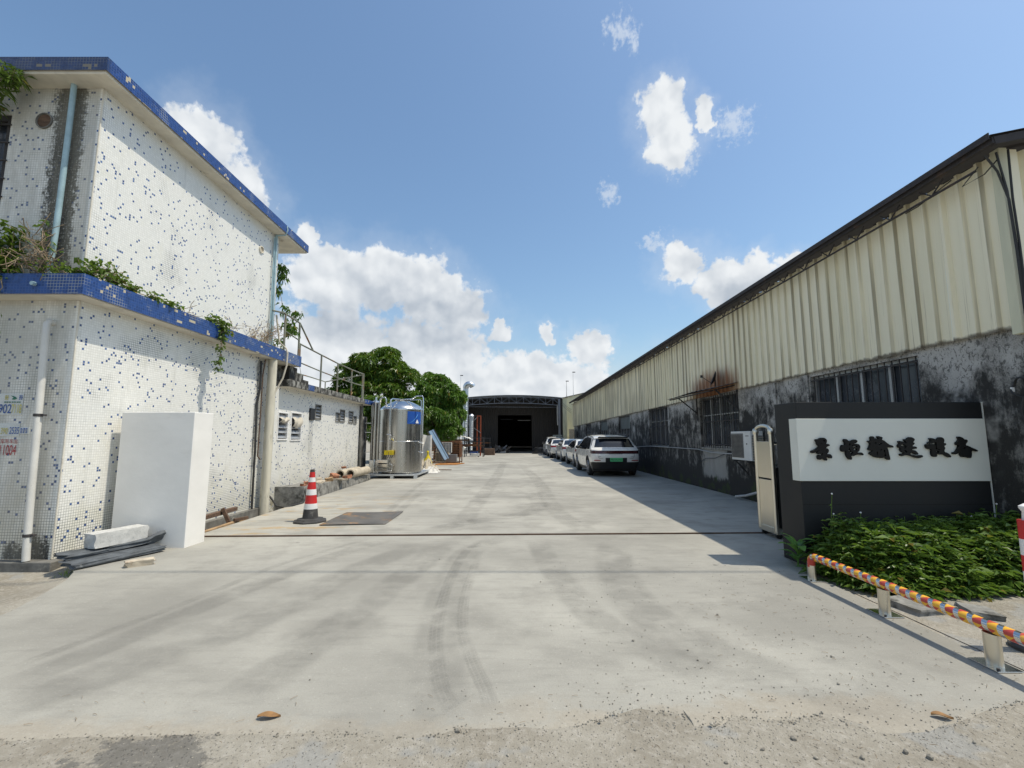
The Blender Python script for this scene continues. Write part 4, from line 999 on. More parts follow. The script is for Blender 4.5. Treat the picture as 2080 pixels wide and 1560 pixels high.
for k in range(9):
    o = bpy.data.objects.new('fin', fm); COL.objects.link(o); o.parent = cf; o.location = (0, 0, 1.02 + .06 * k)
b = MB()
for yy in (10.65, 11.3): b.bar((5.74, yy, .95), (5.40, yy, .95), .035, .03); b.bar((5.74, yy, .62), (5.46, yy, .94), .03)
part('bracket', b, M['bar'], A)

# ------------------------------------------------------------------ company sign wall
SG = thing('company_sign_wall', 'charcoal sign wall with a white band and black brush-written characters', 'sign', (4.6, 5.8, 0))
SK = .865                                       # sign distance: its right end just clears the workshop wall
def sx(x): return x * SK
def sz(z): return 1.5 + (z - 1.5) * SK
part('body', MB().box(sx(4.0), sx(6.62), sx(6.45), sx(6.98), -.05, sz(2.0)), M['signdark'], SG, bevel=.006)
part('edge_trim', MB().box(sx(6.621), sx(6.637), sx(6.445), sx(6.985), -.05, sz(2.002)), M['signwhite'], SG)
b = MB(); b.box(sx(3.978), sx(6.62), sx(6.428), sx(6.449), sz(.905), sz(1.765)); b.box(sx(3.978), sx(3.999), sx(6.449), sx(6.60), sz(.905), sz(1.765))
part('white_band', b, M['signwhite'], SG, bevel=.003)
part('panel_seam', MB().box(sx(4.001), sx(6.62), sx(6.4485), sx(6.4495), sz(.585), sz(.590)), M['letter'], SG)
def glyph(name, ou, polys):
    """polys: outlines in 1/17.33 px of the traced lettering; first is solid, negative flag marks holes"""
    cu = bpy.data.curves.new('glyph', 'CURVE'); cu.dimensions = '2D'; cu.fill_mode = 'BOTH'; cu.extrude = .013; cu.bevel_depth = .0025; cu.resolution_u = 4
    for pl in polys:
        sp = cu.splines.new('BEZIER'); sp.bezier_points.add(len(pl) - 1); sp.use_cyclic_u = True
        for bp, (px_, py_) in zip(sp.bezier_points, pl):
            u = ou + px_ / 17.333; v = 880 + py_ / 17.333
            bp.co = (4.14 + (u - 1643) * .006866, 1.51 - (v - 888) * .00689, 0); bp.handle_left_type = bp.handle_right_type = 'AUTO'
    ob = bpy.data.objects.new('glyph', cu); COL.objects.link(ob)
    me = bpy.data.meshes.new_from_object(ob.evaluated_get(bpy.context.evaluated_depsgraph_get()))
    bpy.data.objects.remove(ob); bpy.data.curves.remove(cu); me.materials.clear()
    for v in me.vertices: v.co = (sx(v.co.x), sx(6.428) - .016 - v.co.z, sz(v.co.y))
    return part('character', me, M['letter'], SG)
glyph('jing', 1636, [[(310, 230), (400, 225), (470, 180), (560, 172), (640, 195), (685, 260), (672, 330), (655, 385), (720, 385), (772, 425), (720, 455), (655, 495), (640, 525), (700, 550), (728, 610), (700, 680), (665, 725), (740, 735), (800, 765), (812, 865), (740, 860), (660, 815), (635, 850), (635, 945), (570, 930), (510, 885), (470, 890), (400, 920), (340, 890), (330, 830), (360, 765), (425, 775), (480, 765), (515, 730), (505, 700), (440, 715), (380, 730), (320, 700), (345, 640), (400, 590), (360, 600), (270, 660), (200, 690), (130, 680), (130, 630), (210, 600), (300, 545), (400, 465), (350, 400), (330, 310)],
                      [(575, 235), (620, 270), (600, 310), (560, 280)], [(470, 385), (505, 365), (495, 395)], [(620, 620), (650, 600), (640, 650)]])
glyph('heng', 1636, [[(1300, 228), (1390, 228), (1450, 280), (1540, 275), (1620, 242), (1720, 245), (1750, 290), (1690, 345), (1640, 375), (1740, 380), (1810, 415), (1835, 470), (1810, 560), (1780, 630), (1720, 670), (1850, 680), (1905, 710), (1925, 755), (1830, 755), (1740, 745), (1640, 770), (1560, 795), (1500, 770), (1560, 700), (1580, 680), (1510, 630), (1470, 545), (1480, 440), (1510, 380), (1460, 360), (1465, 470), (1430, 560), (1425, 640), (1460, 640), (1470, 740), (1498, 910), (1430, 905), (1370, 840), (1330, 740), (1320, 600), (1285, 640), (1215, 640), (1170, 580), (1185, 480), (1215, 425), (1300, 430), (1325, 380)],
                      [(1580, 470), (1680, 455), (1735, 440), (1720, 490), (1640, 500), (1590, 520)], [(1600, 560), (1720, 550), (1700, 595), (1610, 600)], [(1550, 430), (1620, 405), (1600, 425), (1560, 470)]])
glyph('shu', 1752, [[(245, 135), (320, 130), (365, 195), (430, 200), (480, 225), (500, 190), (470, 130), (560, 130), (630, 165), (610, 235), (680, 270), (760, 340), (860, 410), (960, 450), (988, 485), (930, 500), (840, 490), (785, 475), (795, 600), (810, 760), (830, 860), (820, 920), (740, 905), (670, 850), (560, 860), (440, 845), (415, 790), (398, 640), (380, 720), (400, 840), (320, 830), (230, 775), (150, 710), (180, 660), (260, 605), (200, 610), (120, 570), (150, 500), (190, 350), (130, 285), (225, 275), (230, 200)],
                     [(340, 350), (400, 325), (415, 350), (370, 375)], [(480, 395), (560, 350), (610, 345), (560, 390), (500, 420)], [(640, 580), (665, 580), (690, 700), (705, 790), (670, 815), (640, 775), (655, 700)], [(510, 590), (575, 570), (560, 600), (520, 605)]])
glyph('song', 1752, [[(1200, 295), (1310, 300), (1390, 325), (1420, 360), (1460, 350), (1430, 290), (1400, 230), (1480, 225), (1530, 180), (1590, 150), (1680, 165), (1750, 225), (1720, 280), (1695, 325), (1735, 355), (1690, 410), (1655, 465), (1740, 470), (1800, 520), (1730, 545), (1630, 580), (1720, 605), (1790, 660), (1818, 740), (1740, 735), (1670, 690), (1610, 660), (1560, 740), (1660, 770), (1800, 785), (1980, 800), (1910, 850), (1810, 865), (1690, 840), (1560, 785), (1440, 765), (1340, 775), (1240, 790), (1215, 735), (1300, 725), (1340, 690), (1270, 650), (1235, 600), (1240, 520), (1190, 505), (1160, 450), (1200, 390), (1225, 350)],
                      [(1250, 430), (1390, 405), (1420, 440), (1450, 460), (1400, 520), (1370, 555), (1365, 470), (1300, 450)], [(1340, 610), (1450, 640), (1420, 690), (1390, 660)]])
glyph('she', 1868, [[(285, 195), (380, 195), (460, 215), (515, 250), (560, 215), (610, 160), (700, 160), (760, 200), (775, 265), (755, 350), (815, 365), (820, 400), (750, 455), (775, 520), (740, 600), (745, 655), (830, 690), (900, 740), (950, 825), (850, 825), (770, 775), (690, 730), (600, 745), (470, 720), (460, 805), (345, 805), (300, 710), (300, 560), (220, 555), (155, 520), (140, 405), (215, 405), (240, 440), (290, 400), (370, 385), (440, 420), (445, 500), (440, 540), (510, 580), (600, 580), (510, 555), (488, 480), (495, 400), (500, 335), (440, 325), (380, 350), (290, 360), (215, 355), (290, 305), (325, 265)],
                     [(475, 630), (560, 640), (530, 690), (475, 690)]])
glyph('bei', 1868, [[(1285, 145), (1370, 145), (1440, 180), (1485, 225), (1560, 235), (1590, 270), (1550, 340), (1510, 410), (1600, 455), (1750, 530), (1860, 580), (1908, 625), (1820, 625), (1700, 625), (1690, 700), (1670, 800), (1630, 860), (1560, 850), (1450, 825), (1360, 825), (1310, 770), (1280, 680), (1240, 665), (1170, 720), (1050, 715), (1045, 685), (1120, 665), (1190, 600), (1260, 490), (1280, 440), (1200, 410), (1200, 345), (1270, 280), (1305, 220)],
                     [(1400, 550), (1460, 490), (1510, 510), (1470, 540)]])

# ------------------------------------------------------------------ folding gate
GT = thing('folding_gate', 'retracted stainless folding gate with an arched end frame beside the sign', 'gate', (4.2, 7.3, 0))
fy0, fy1, fx = 7.03, 7.47, 3.95
for yy in (fy0, fy1):
    part('upright', MB().tube([(fx, yy, .10), (fx, yy, 1.60)], .034, 12), M['gatesteel'], GT, smooth=50)
    part('cap', MB().lathe([(.042, 1.555), (.046, 1.57), (.046, 1.62), (.030, 1.645), (.001, 1.65)], (fx, yy, 0), 12, True, False), M['gatesteel'], GT, smooth=50)
part('arch', MB().tube([(fx, fy0 + .22 - .215 * math.cos(a), 1.60 + .085 * math.sin(a)) for a in [math.pi * i / 14 for i in range(15)]], .028, 10), M['gatesteel'], GT, smooth=50)
part('panel', MB().box(fx - .012, fx + .012, fy0 + .03, fy1 - .03, .88, 1.44), M['gatesteel'], GT, bevel=.004)
part('panel', MB().box(fx - .012, fx + .012, fy0 + .03, fy1 - .03, .10, .855), M['gatesteel'], GT, bevel=.004)
part('skirt', MB().box(fx - .02, fx + .06, fy0 - .035, fy1 + .035, .065, .16), M['gatesteel'], GT, bevel=.01)
for yy in (fy0 + .03, fy1 - .03):
    part('wheel', MB().lathe([(.03, -.02), (.045, -.018), (.045, .018), (.03, .02)], (fx + .04, yy, .045), 14, True, True, 'y'), M['black'], GT, smooth=40)
for k in range(7):
    x = 4.16 + .25 * k
    if k == 0: part('motor_box', MB().box(4.02, 4.24, fy0 + .03, fy1 - .03, .12, 1.05), M['signdark'], GT, bevel=.01)
    b = MB()
    for yy in (fy0 + .02, fy1 - .02): b.bar((x, yy, .06), (x, yy, 1.38), .035)
    b.bar((x, fy0, 1.40), (x, fy1, 1.40), .04, .03); b.bar((x, fy0, .2), (x, fy1, .2), .03)
    b.bar((x, fy0 + .02, .25), (x + .25, fy0 + .02, 1.2), .018); b.bar((x, fy0 + .02, 1.2), (x + .25, fy0 + .02, .25), .018)
    part('lattice_section', b, M['steel2'], GT)
part('top_tube', MB().bar((fx + .03, fy0 + .03, 1.42), (4.2, fy0 + .03, 1.42), .04, .03), M['steel2'], GT)

# ------------------------------------------------------------------ shed at the end of the yard
SH = thing('arched_shed', 'dark open-fronted shed with a shallow arched truss roof and wide doorway', 'shed', (0, 46, 0))
xl, xr = -5.0, 4.78; fyy = 44.4; wyy = 47.2
def az_(x): return 5.33 + .27 * (1 - ((x - .1) / 4.9) ** 2)
wm = wall_holes('y', wyy, xl, xr, 0, 5.3, [(-1.46, 2.03, 0, 3.8)], .12, -1)
part('back_wall_shell', wm, M['shedwall'], SH, recalc=False)
cm = MB(); pr = []
for i in range(4):
    y = i * .2; pr += [(y, 0), (y + .12, 0), (y + .14, -.03), (y + .17, -.03), (y + .19, 0)]
pr.append((.8, 0)); m = len(pr)
cm.add([(x, d, z) for z in (0, 1) for (x, d) in pr], [(i, i + 1, m + i + 1, m + i) for i in range(m - 1)])
cme = mesh(cm, None, False, 'wall_sheet'); cme.materials.append(M['shedwall'])
x = xl
while x < xr - .3:
    z0 = 3.8 if (-1.5 < x + .4 < 2.03) else 0
    o = bpy.data.objects.new('wall_sheet', cme); COL.objects.link(o); o.parent = SH; o.location = Vector((x, wyy - .02, z0)) - SH.location; o.scale = (1, 1, 5.2 - z0)
    x += .8
b = MB()
for x0, x1, z0, z1 in ((-1.56, -1.46, 0, 3.8), (2.03, 2.13, 0, 3.8), (-1.56, 2.13, 3.8, 3.9)): b.box(x0, x1, wyy - .08, wyy + .04, z0, z1)
part('door_frame', b, M['shedwall'], SH)
b = MB(); b.box(-9, -8.9, 44.6, 75, 0, 5.3); b.box(xl, xr, 74.9, 75, 0, 5.2); b.box(xl - .1, xl, 47.2, 75, 0, 5.3); b.box(xr, xr + .1, 44.5, 75, 0, 5.3); b.box(xl - .08, xl - .02, 44.5, 47.2, 2.2, 5.2)
part('side_wall', b, M['shedwall'], SH)
b = MB(); N_ = 28
top = [(xl - .1 + (xr - xl + .2) * i / N_) for i in range(N_ + 1)]
b.add([(x, yy, az_(x) + dz) for yy, dz in ((fyy - .15, .03), (75, .03), (75, -.01), (fyy - .15, -.01)) for x in top],
      [(k * (N_ + 1) + i, k * (N_ + 1) + i + 1, ((k + 1) % 4) * (N_ + 1) + i + 1, ((k + 1) % 4) * (N_ + 1) + i) for k in range(4) for i in range(N_)])
part('roof', b, M['shedroof'], SH)
for yy in (fyy, fyy + 2.2):
    b = MB()
    nodes = [xl + .45 + (xr - xl - .55) * i / 13 for i in range(14)]
    for a, c in zip(nodes[:-1], nodes[1:]):
        b.bar((a, yy, az_(a) - .14), (c, yy, az_(c) - .14), .06); b.bar((a, yy, az_(a) - .76), (c, yy, az_(c) - .76), .06)
    for i, a in enumerate(nodes):
        b.bar((a, yy, az_(a) - .74), (a, yy, az_(a) - .16), .04)
        if i < 13:
            c = nodes[i + 1]
            if i % 2: b.bar((a, yy, az_(a) - .74), (c, yy, az_(c) - .16), .035)
            else: b.bar((a, yy, az_(a) - .16), (c, yy, az_(c) - .74), .035)
    part('truss', b, M['shedsteel'] if yy == fyy else M['bar'], SH)
for x in (xl + .35, xr - .2):
    part('post', MB().box(x - .1, x + .1, fyy - .1, fyy + .1, 0, 5.2), M['shedsteel'], SH)
part('rain_pipe', MB().tube([(4.42, 44.6, 4.7), (4.42, 44.6, 3.2), (4.45, 44.6, 2.7)], .045, 8), M['tarpwhite'], SH)
b = MB(); b.bar((xl + .4, fyy + 1.2, 4.56), (xr - .1, fyy + 1.2, 4.50), .05); part('tie_beam', b, M['shedsteel'], SH)
part('strip_lamp', MB().box(.6, 2.0, 50.0, 50.1, 3.34, 3.40), M['white'], SH)
part('yard_beam', MB().box(-1.3, .1, 52, 52.1, 3.5, 3.6), M['shedsteel'], SH)
# cream building beside the shed
CB = thing('cream_store', 'cream sheet-clad building squeezed between the shed and the long workshop', 'building', (8, 46, 0))
b = MB(); b.add([(4.92, 44.4, 0), (5.35, 44.4, 0), (5.35, 44.4, 5.38), (4.92, 44.4, 5.34), (5.35, 46, 0), (11, 46, 0), (11, 46, 6.8), (5.35, 46, 5.52), (4.92, 47, 0), (4.92, 47, 5.3)], [(0, 1, 2, 3), (1, 4, 7, 2), (4, 5, 6, 7), (0, 3, 9, 8)])
part('wall', b, M['creamwall'], CB, recalc=False)
for k in range(5):
    part('rib', MB().box(4.95 + .09 * k, 4.965 + .09 * k, 44.375, 44.4, 0, 5.33), M['creamwall'], CB)
b = MB(); b.bar((4.85, 44.3, 5.36), (5.4, 44.3, 5.41), .1, .05); b.bar((5.3, 45.9, 5.53), (11, 45.9, 6.83), .1, .06); part('roof_edge', b, M['roofdark'], CB)
b = MB(); b.box(5.42, 6.5, 43.6, 43.7, 1.4, 2.3); part('low_panel', b, M['rubble'], CB)
b = MB(); b.bar((5.35, 45.95, 1.6), (7, 45.95, 1.62), .06); part('pipe', b, M['pipe_old'], CB)
for k in range(3):
    part('cable', MB().tube([(4.8, 44.3, 5.0 - .15 * k), (5.1, 43.6, 4.55 - .15 * k), (5.5, 42.6, 4.1 - .17 * k)], .012, 5), M['black_hose'], CB)
for (x, y, z0, z1, nm, lb) in ((5.33, 44.5, 5.3, 7.0, 'lamp_pole', 'short pole with lamp head on the cream store roof'), (6.0, 44.6, 5.5, 7.9, 'aerial_mast', 'tall thin aerial mast above the cream store roof'), (-5.05, 44.8, 5.1, 7.6, 'aerial_mast', 'thin aerial mast left of the shed beside the duct')):
    t_ = thing(nm, lb, 'mast', (x, y, z0))
    part('mast', MB().tube([(x, y, z0), (x, y, z0 + .5), (x, y, z1)], [.035, .02, .012], 6), M['bar' if x > 0 and x < 5.5 else 'alu'], t_)
    part('head', MB().obox((x + .08, y, z1), (.28, .1, .07)), M['bar'], t_)
part_ = thing('electric_cabinet', 'grey-green metal cabinet standing against the shed front', 'cabinet', (4.3, 44, 0))
part('body', MB().box(3.9, 4.78, 43.9, 44.25, .35, 1.75), M['greencab'], part_, bevel=.015)
part('door', MB().box(3.93, 4.33, 43.885, 43.9, .40, 1.70), M['greencab'], part_)
part('door', MB().box(4.35, 4.75, 43.885, 43.9, .40, 1.70), M['greencab'], part_)
for x in (3.98, 4.7): part('foot', MB().box(x - .05, x + .05, 43.95, 44.2, 0, .35), M['bar'], part_)
# ------------------------------------------------------------------ gate pier, stone, slabs
GP = part('gate_pier', MB().box(-5.52, -4.49, 6.49, 6.90, -.03, 1.86), M['pier'], None, bevel=.008)
tag(GP, 'plain white rendered gate pier in front of the mosaic wall', 'pillar')
def chunk(name, size, mat, seed=0, amp=.08, cuts=3, label=None, cat=None, loc=(0, 0, 0), rot=(0, 0, 0), group=None):
    bm = bmesh.new(); bmesh.ops.create_cube(bm, size=1.0)
    bmesh.ops.subdivide_edges(bm, edges=bm.edges[:], cuts=cuts, use_grid_fill=True)
    for v in bm.verts:
        nv = mnoise.noise_vector(v.co * 2.3 + Vector((seed * 3.1, seed, 0)))
        fv = mnoise.noise_vector(v.co * 7.0 + Vector((0, seed * 2.0, 1)))
        v.co += nv * amp + fv * amp * .35
        v.co = Vector((v.co.x * size[0], v.co.y * size[1], v.co.z * size[2]))
    lim = R(28)
    for f in bm.faces: f.smooth = True
    for e in bm.edges:
        if len(e.link_faces) == 2 and e.calc_face_angle(0) > lim: e.smooth = False
    me = bpy.data.meshes.new(name); bm.to_mesh(me); bm.free(); me.materials.append(mat)
    o = bpy.data.objects.new(name, me); COL.objects.link(o); o.location = loc; o.rotation_euler = rot
    if label: tag(o, label, cat, group)
    return o
chunk('granite_block', (.25, .58, .17), M['stone'], 3, .05, 4, 'rough grey granite block lying on dark slate slabs by the pier', 'stone', (-5.11, 6.12, .235), (R(2), R(-2), R(-24)))
chunk('slate_slab', (.34, .95, .055), M['slate'], 5, .06, 5, 'lowest dark slate slab lying on the concrete before the pier', 'slab', (-4.94, 5.93, .045), (R(1), R(2), R(-22)))
chunk('slate_slab', (.26, .85, .05), M['slate'], 8, .09, 5, 'second dark slate slab, shifted left under the granite block', 'slab', (-5.16, 5.98, .10), (R(-1), R(3), R(-20)))
chunk('slate_offcut', (.13, .45, .05), M['slate'], 9, .14, 4, 'narrow broken slate strip wedged beneath the granite block', 'slab', (-4.98, 6.15, .135), (R(4), R(8), R(-30)))
chunk('slate_offcut', (.05, .22, .12), M['slate'], 12, .2, 4, 'jagged slate splinter standing up beside the granite block', 'slab', (-4.83, 6.40, .15), (R(20), R(30), R(-10)))
chunk('plank_offcut', (.09, .26, .07), M['rubble'], 14, .14, 4, 'small pale wood offcut lying on the concrete near the slabs', 'wood', (-4.40, 5.62, .035), (0, R(6), R(-48)))
# ------------------------------------------------------------------ traffic cone
CN = thing('traffic_cone', 'red and white banded traffic cone with a black rubber base', 'traffic cone', (-3.63, 8.46, 0))
c = (-3.63, 8.46, 0)
part('base', MB().lathe([(.285, .0), (.295, .012), (.285, .032), (.24, .04), (.23, .058), (.19, .066), (.14, .07)], c, 8, True, True), M['rubber'], CN, bevel=.006)
def cr(z): return .135 - (.135 - .038) * (z - .06) / .86
for nm, z0, z1, mt, ex in (('foot_band', .06, .23, 'rubber', 0), ('white_band', .23, .325, 'refl', .002), ('red_band', .325, .475, 'red', 0), ('white_band', .475, .575, 'refl', .002), ('red_band', .575, .705, 'red', 0), ('white_band', .705, .785, 'refl', .002), ('red_band', .785, .88, 'red', 0), ('cap', .88, .925, 'rubber', 0)):
    part(nm, MB().lathe([(cr(z0) + ex, z0), (cr(z1) + ex, z1)], c, 28, True, True), M[mt], CN, smooth=40)
# steel plate
b = MB(); n = 24
b.grid(lambda u, v: (-3.30 + 1.10 * u + .0 * v, 8.06 + .10 * u + 1.32 * v + .02 * u, .010 + .035 * max(0, v - .80) * (1 - abs(u - .15)) + .012 * max(0, .25 - v) * (1 - u) + .006 * math.sin(u * 4 + v * 3) + .006), n, n)
o = part('steel_plate', b, M['plate'], None, smooth=40, recalc=False); sd = o.modifiers.new('solid', 'SOLIDIFY'); sd.thickness = .008
tag(o, 'thin rusting steel plate lying flat on the yard next to the cone', 'plate')
# bench-like wood frame in the drain, hose
WF = thing('wooden_trestle', 'broken dark wooden trestle lying in the drain by the pier', 'trestle', (-5.1, 8.3, -.1))
part('beam', MB().bar((-5.16, 7.3, .16), (-5.30, 9.0, .15), .08, .07), M['wood'], WF, bevel=.006)
part('beam', MB().bar((-5.02, 7.3, -.06), (-5.05, 8.9, -.04), .07, .08), M['woodpale'], WF, bevel=.006)
for yy in (7.75, 8.45): part('leg', MB().bar((-5.20, yy - .02, .24), (-5.0, yy + .05, -.22), .07, .06), M['wood'], WF, bevel=.006)
part('rung', MB().bar((-5.02, 8.5, .02), (-4.90, 8.72, .03), .05), M['wood'], WF)
o = part('black_hose', MB().tube([(-5.5, 10.55, .22), (-5.38, 10.5, .12), (-5.20, 10.35, .0), (-4.92, 10.15, -.005), (-4.83, 10.3, .016), (-4.80, 10.75, .016), (-4.86, 11.05, .1), (-5.0, 11.25, .30), (-5.1, 11.4, .355)], .019, 8), M['black_hose'], None, smooth=60)
tag(o, 'black rubber hose looping from the drain over the yard edge', 'hose')
# rubble on the kerb: every piece a thing
rr = random.Random(21)
spots = [(-5.12, 11.45, .10, .30, .05, 'brick', 'reddish broken tile at the near end of the concrete ledge', 'tile'),
         (-5.25, 11.9, .12, .22, .08, 'brick', 'brick chunk beside the broken tile on the ledge', 'brick'),
         (-5.12, 12.4, .18, .30, .05, 'rubble', 'flat pale render slab overhanging the ledge edge', 'rubble'),
         (-5.35, 12.7, .22, .25, .12, 'rubble', 'chunky pale rubble lump against the annex wall', 'rubble'),
         (-5.15, 13.1, .20, .24, .10, 'woodpale', 'yellowish block on the ledge in the middle of the rubble', 'block'),
         (-5.08, 13.6, .22, .50, .05, 'rubble', 'long bent sheet of pale render on the ledge', 'rubble'),
         (-5.30, 13.9, .2, .3, .16, 'brick', 'orange brick lump before the pale pipes', 'brick'),
         (-5.08, 14.35, .18, .22, .10, 'brick', 'small orange brick lump at the mouth of the pipes', 'brick'),
         (-5.45, 14.3, .2, .4, .10, 'rubble', 'dusty rubble piece tight against the wall behind the bricks', 'rubble'),
         (-5.5, 15.2, .12, .3, .06, 'brick', 'rust-brown shard lying on top of the pipes by the wall', 'tile')]
for i, (x, y, sx, sy, sz, mt, lb, ct) in enumerate(spots):
    hz_ = .33 - .15 * (y - 11.15) / 5.75
    chunk('rubble_piece', (sx, sy, sz), M[mt], 30 + i, .16, 3, lb, ct, (x, y, hz_ + sz * .5 + (.28 if i == 9 else 0)), (rr.uniform(-.15, .15), rr.uniform(-.15, .15), rr.uniform(-.8, .8)), 'rubble along the annex ledge')
for x, y0, lb in ((-5.38, 14.55, 'pale clay pipe nearest the wall on the concrete ledge'), (-5.13, 14.75, 'pale clay pipe at the outer edge of the concrete ledge')):
    o = part('clay_pipe', MB().lathe([(.10, 0), (.135, 0), (.135, 1.7), (.10, 1.7), (.10, 0)], (x, y0, .36), 20, False, False, 'y'), M['tarp'], None, smooth=40)
    tag(o, lb, 'pipe', 'pipes on the ledge')

# ------------------------------------------------------------------ stainless tank
TX, TY, TR = -4.36, 18.15, .82
TK = thing('stainless_tank', 'tall stainless steel tank with domed lid, pipework and blue logo panel', 'tank', (TX, TY, 0))
c = (TX, TY, 0)
part('shell', MB().lathe([(TR - .03, .17), (TR, .20), (TR, 1.36), (TR, 2.56)], c, 64, True, False), M['steel'], TK, smooth=40)
part('dome', MB().lathe([(TR + .012, 2.54), (TR + .018, 2.58), (TR - .005, 2.64), (TR - .12, 2.74), (TR - .34, 2.86), (.30, 2.93), (.26, 2.94)], c, 64, False, True), M['steel2'], TK, smooth=50)
part('manway', MB().lathe([(.27, 2.93), (.28, 2.99), (.20, 3.01), (.001, 3.02)], c, 28, False, False), M['steel2'], TK, smooth=50)
for z in (1.36, 2.555): part('weld_band', MB().lathe([(TR + .002, z - .012), (TR + .008, z - .006), (TR + .008, z + .006), (TR + .002, z + .012)], c, 64, False, False), M['steel2'], TK, smooth=60)
part('seam', MB().box(TX + TR * math.cos(R(-74)) - .008, TX + TR * math.cos(R(-74)) + .008, TY + TR * math.sin(R(-74)) - .006, TY + TR * math.sin(R(-74)) + .01, .2, 2.55), M['steel2'], TK)
def curved(a0, a1, z0, z1, dr, nn=12):
    b = MB(); b.grid(lambda u, v: (TX + (TR + dr) * math.cos(R(a0 + (a1 - a0) * u)), TY + (TR + dr) * math.sin(R(a0 + (a1 - a0) * u)), z0 + (z1 - z0) * v), nn, 2); return b
lg = part('logo_panel', curved(-62, -12, 2.02, 2.50, .006), M['logoblue'], TK, smooth=60, recalc=False)
b = MB(); b.grid(lambda u, v: (TX + (TR + .010) * math.cos(R(-56 + 26 * u)), TY + (TR + .010) * math.sin(R(-56 + 26 * u)), 2.06 + .30 * u ** 1.6 + (.004 + .05 * u) * v), 14, 2); part('swoosh', b, M['logolight'], lg, recalc=False)
b = MB(); b.grid(lambda u, v: (TX + (TR + .010) * math.cos(R(-38 + 12 * u)), TY + (TR + .010) * math.sin(R(-38 + 12 * u)), 2.05 + v * (.14 * (1 - abs(2 * u - 1)) + .012)), 10, 2); part('sail_mark', b, M['white'], lg, recalc=False)
for k, (x, y, r) in enumerate(((-5.22, 17.50, .085), (-5.08, 17.46, .06), (-5.34, 17.56, .05))):
    part('column_pipe', MB().tube([(x, y, .62), (x, y, 2.82)], r, 16), M['steel'], TK, smooth=50)
part('column_cap', MB().lathe([(.16, 2.80), (.17, 2.83), (.15, 2.88), (.04, 2.92), (.03, 3.05)], (-5.21, 17.52, 0), 20, True, True), M['steel2'], TK, smooth=40)
part('column_foot', MB().box(-5.36, -5.0, 17.36, 17.66, .16, .66), M['steel2'], TK, bevel=.02)
part('pump', MB().tube([(-5.15, 17.34, .68), (-5.15, 17.30, .5), (-5.16, 17.32, .17)], .03, 10), M['steel2'], TK, smooth=50)
for z in (2.05, 1.7, .95): part('bracket', MB().bar((-5.6, 17.5, z), (-4.95, 17.6, z), .025), M['steel2'], TK)
part('pipe', MB().tube([(-5.06, 17.5, 2.75), (-5.05, 17.5, 2.95), (-4.98, 17.5, 3.03), (-4.86, 17.5, 3.03), (-4.82, 17.5, 2.95), (-4.82, 17.55, 2.6)], .028, 10), M['steel2'], TK, smooth=50)
part('pipe', MB().tube([(-4.40, 18.1, 3.0), (-4.58, 17.5, 2.98), (-4.6, 17.34, 2.93), (-4.6, 17.30, 2.6), (-4.6, 17.28, 1.62), (-4.6, 17.28, 1.2), (-4.6, 17.28, .9)], .026, 10), M['steel2'], TK, smooth=50)
part('pipe', MB().tube([(-4.55, 17.26, 2.6), (-4.55, 17.26, 1.1)], .014, 8), M['steel2'], TK, smooth=50)
part('pipe', MB().tube([(-4.3, 18.1, 3.0), (-3.9, 17.8, 3.0), (-3.70, 17.7, 3.10), (-3.46, 17.6, 3.10), (-3.42, 17.6, 3.02), (-3.42, 17.6, 1.5)], .024, 10), M['steel2'], TK, smooth=50)
part('pipe', MB().tube([(-4.0, 17.9, 2.96), (-3.55, 17.65, 2.96), (-3.50, 17.62, 2.9), (-3.48, 17.62, 1.5), (-3.48, 17.62, .3)], .016, 8), M['steel2'], TK, smooth=50)
for (x, y, z, s) in ((-4.60, 17.25, 1.60, .05), (-4.50, 17.22, 1.45, .045), (-3.46, 17.58, 1.3, .05), (-3.46, 17.58, .95, .045)):
    b = MB(); b.tube([(x - s * 2, y, z + .02), (x, y - .03, z), (x + s * 1.6, y, z - .02)], s * .45, 8); b.tube([(x, y - .02, z), (x, y - .06, z + .06), (x + .06, y - .06, z + .08)], s * .25, 6)
    part('valve', b, M['steel2'], TK, smooth=50)
part('valve_handle', MB().tube([(-4.50, 17.18, 1.46), (-4.40, 17.16, 1.40)], .014, 6), M['yellow'], TK)
for x in (-4.67, -4.49): part('junction_box', MB().box(x - .085, x + .075, 17.18, 17.26, .86, 1.03), M['yellow'], TK, bevel=.012)
b = MB()
for k in range(5): b.tube([(-4.74 + .075 * k, 17.20, .86), (-4.74 + .075 * k, 17.17, .80), (-4.76 + .075 * k, 17.16, .75 - .02 * (k % 2))], .016, 6)
part('cable_gland', b, M['black'], TK)
for z0 in (.24, .40, .56):
    part('jacket', MB().box(-5.02, -4.62, 17.22, 17.75, z0, z0 + .13), M['steel2'], TK, bevel=.012)
part('jacket_handle', MB().tube([(-4.65, 17.24, .52), (-4.48, 17.22, .52), (-4.45, 17.22, .48), (-4.45, 17.22, .32), (-4.48, 17.22, .28), (-4.65, 17.24, .28)], .014, 8), M['steel2'], TK, smooth=50)
b = MB(); b.box(-5.38, -3.50, 17.12, 17.22, .10, .16); b.box(-5.38, -3.50, 19.5, 19.6, .10, .16); b.box(-3.60, -3.50, 17.22, 19.5, .10, .16); b.box(-5.38, -5.28, 17.22, 19.5, .10, .16); b.box(-5.28, -3.60, 17.22, 19.5, .125, .15)
part('pallet_frame', b, M['galv'], TK, bevel=.004)
for x in (-5.34, -4.42, -3.56):
    for y in (17.17, 19.5): part('pallet_foot', MB().box(x - .06, x + .06, y - .05, y + .05, 0, .10), M['galv'], TK)

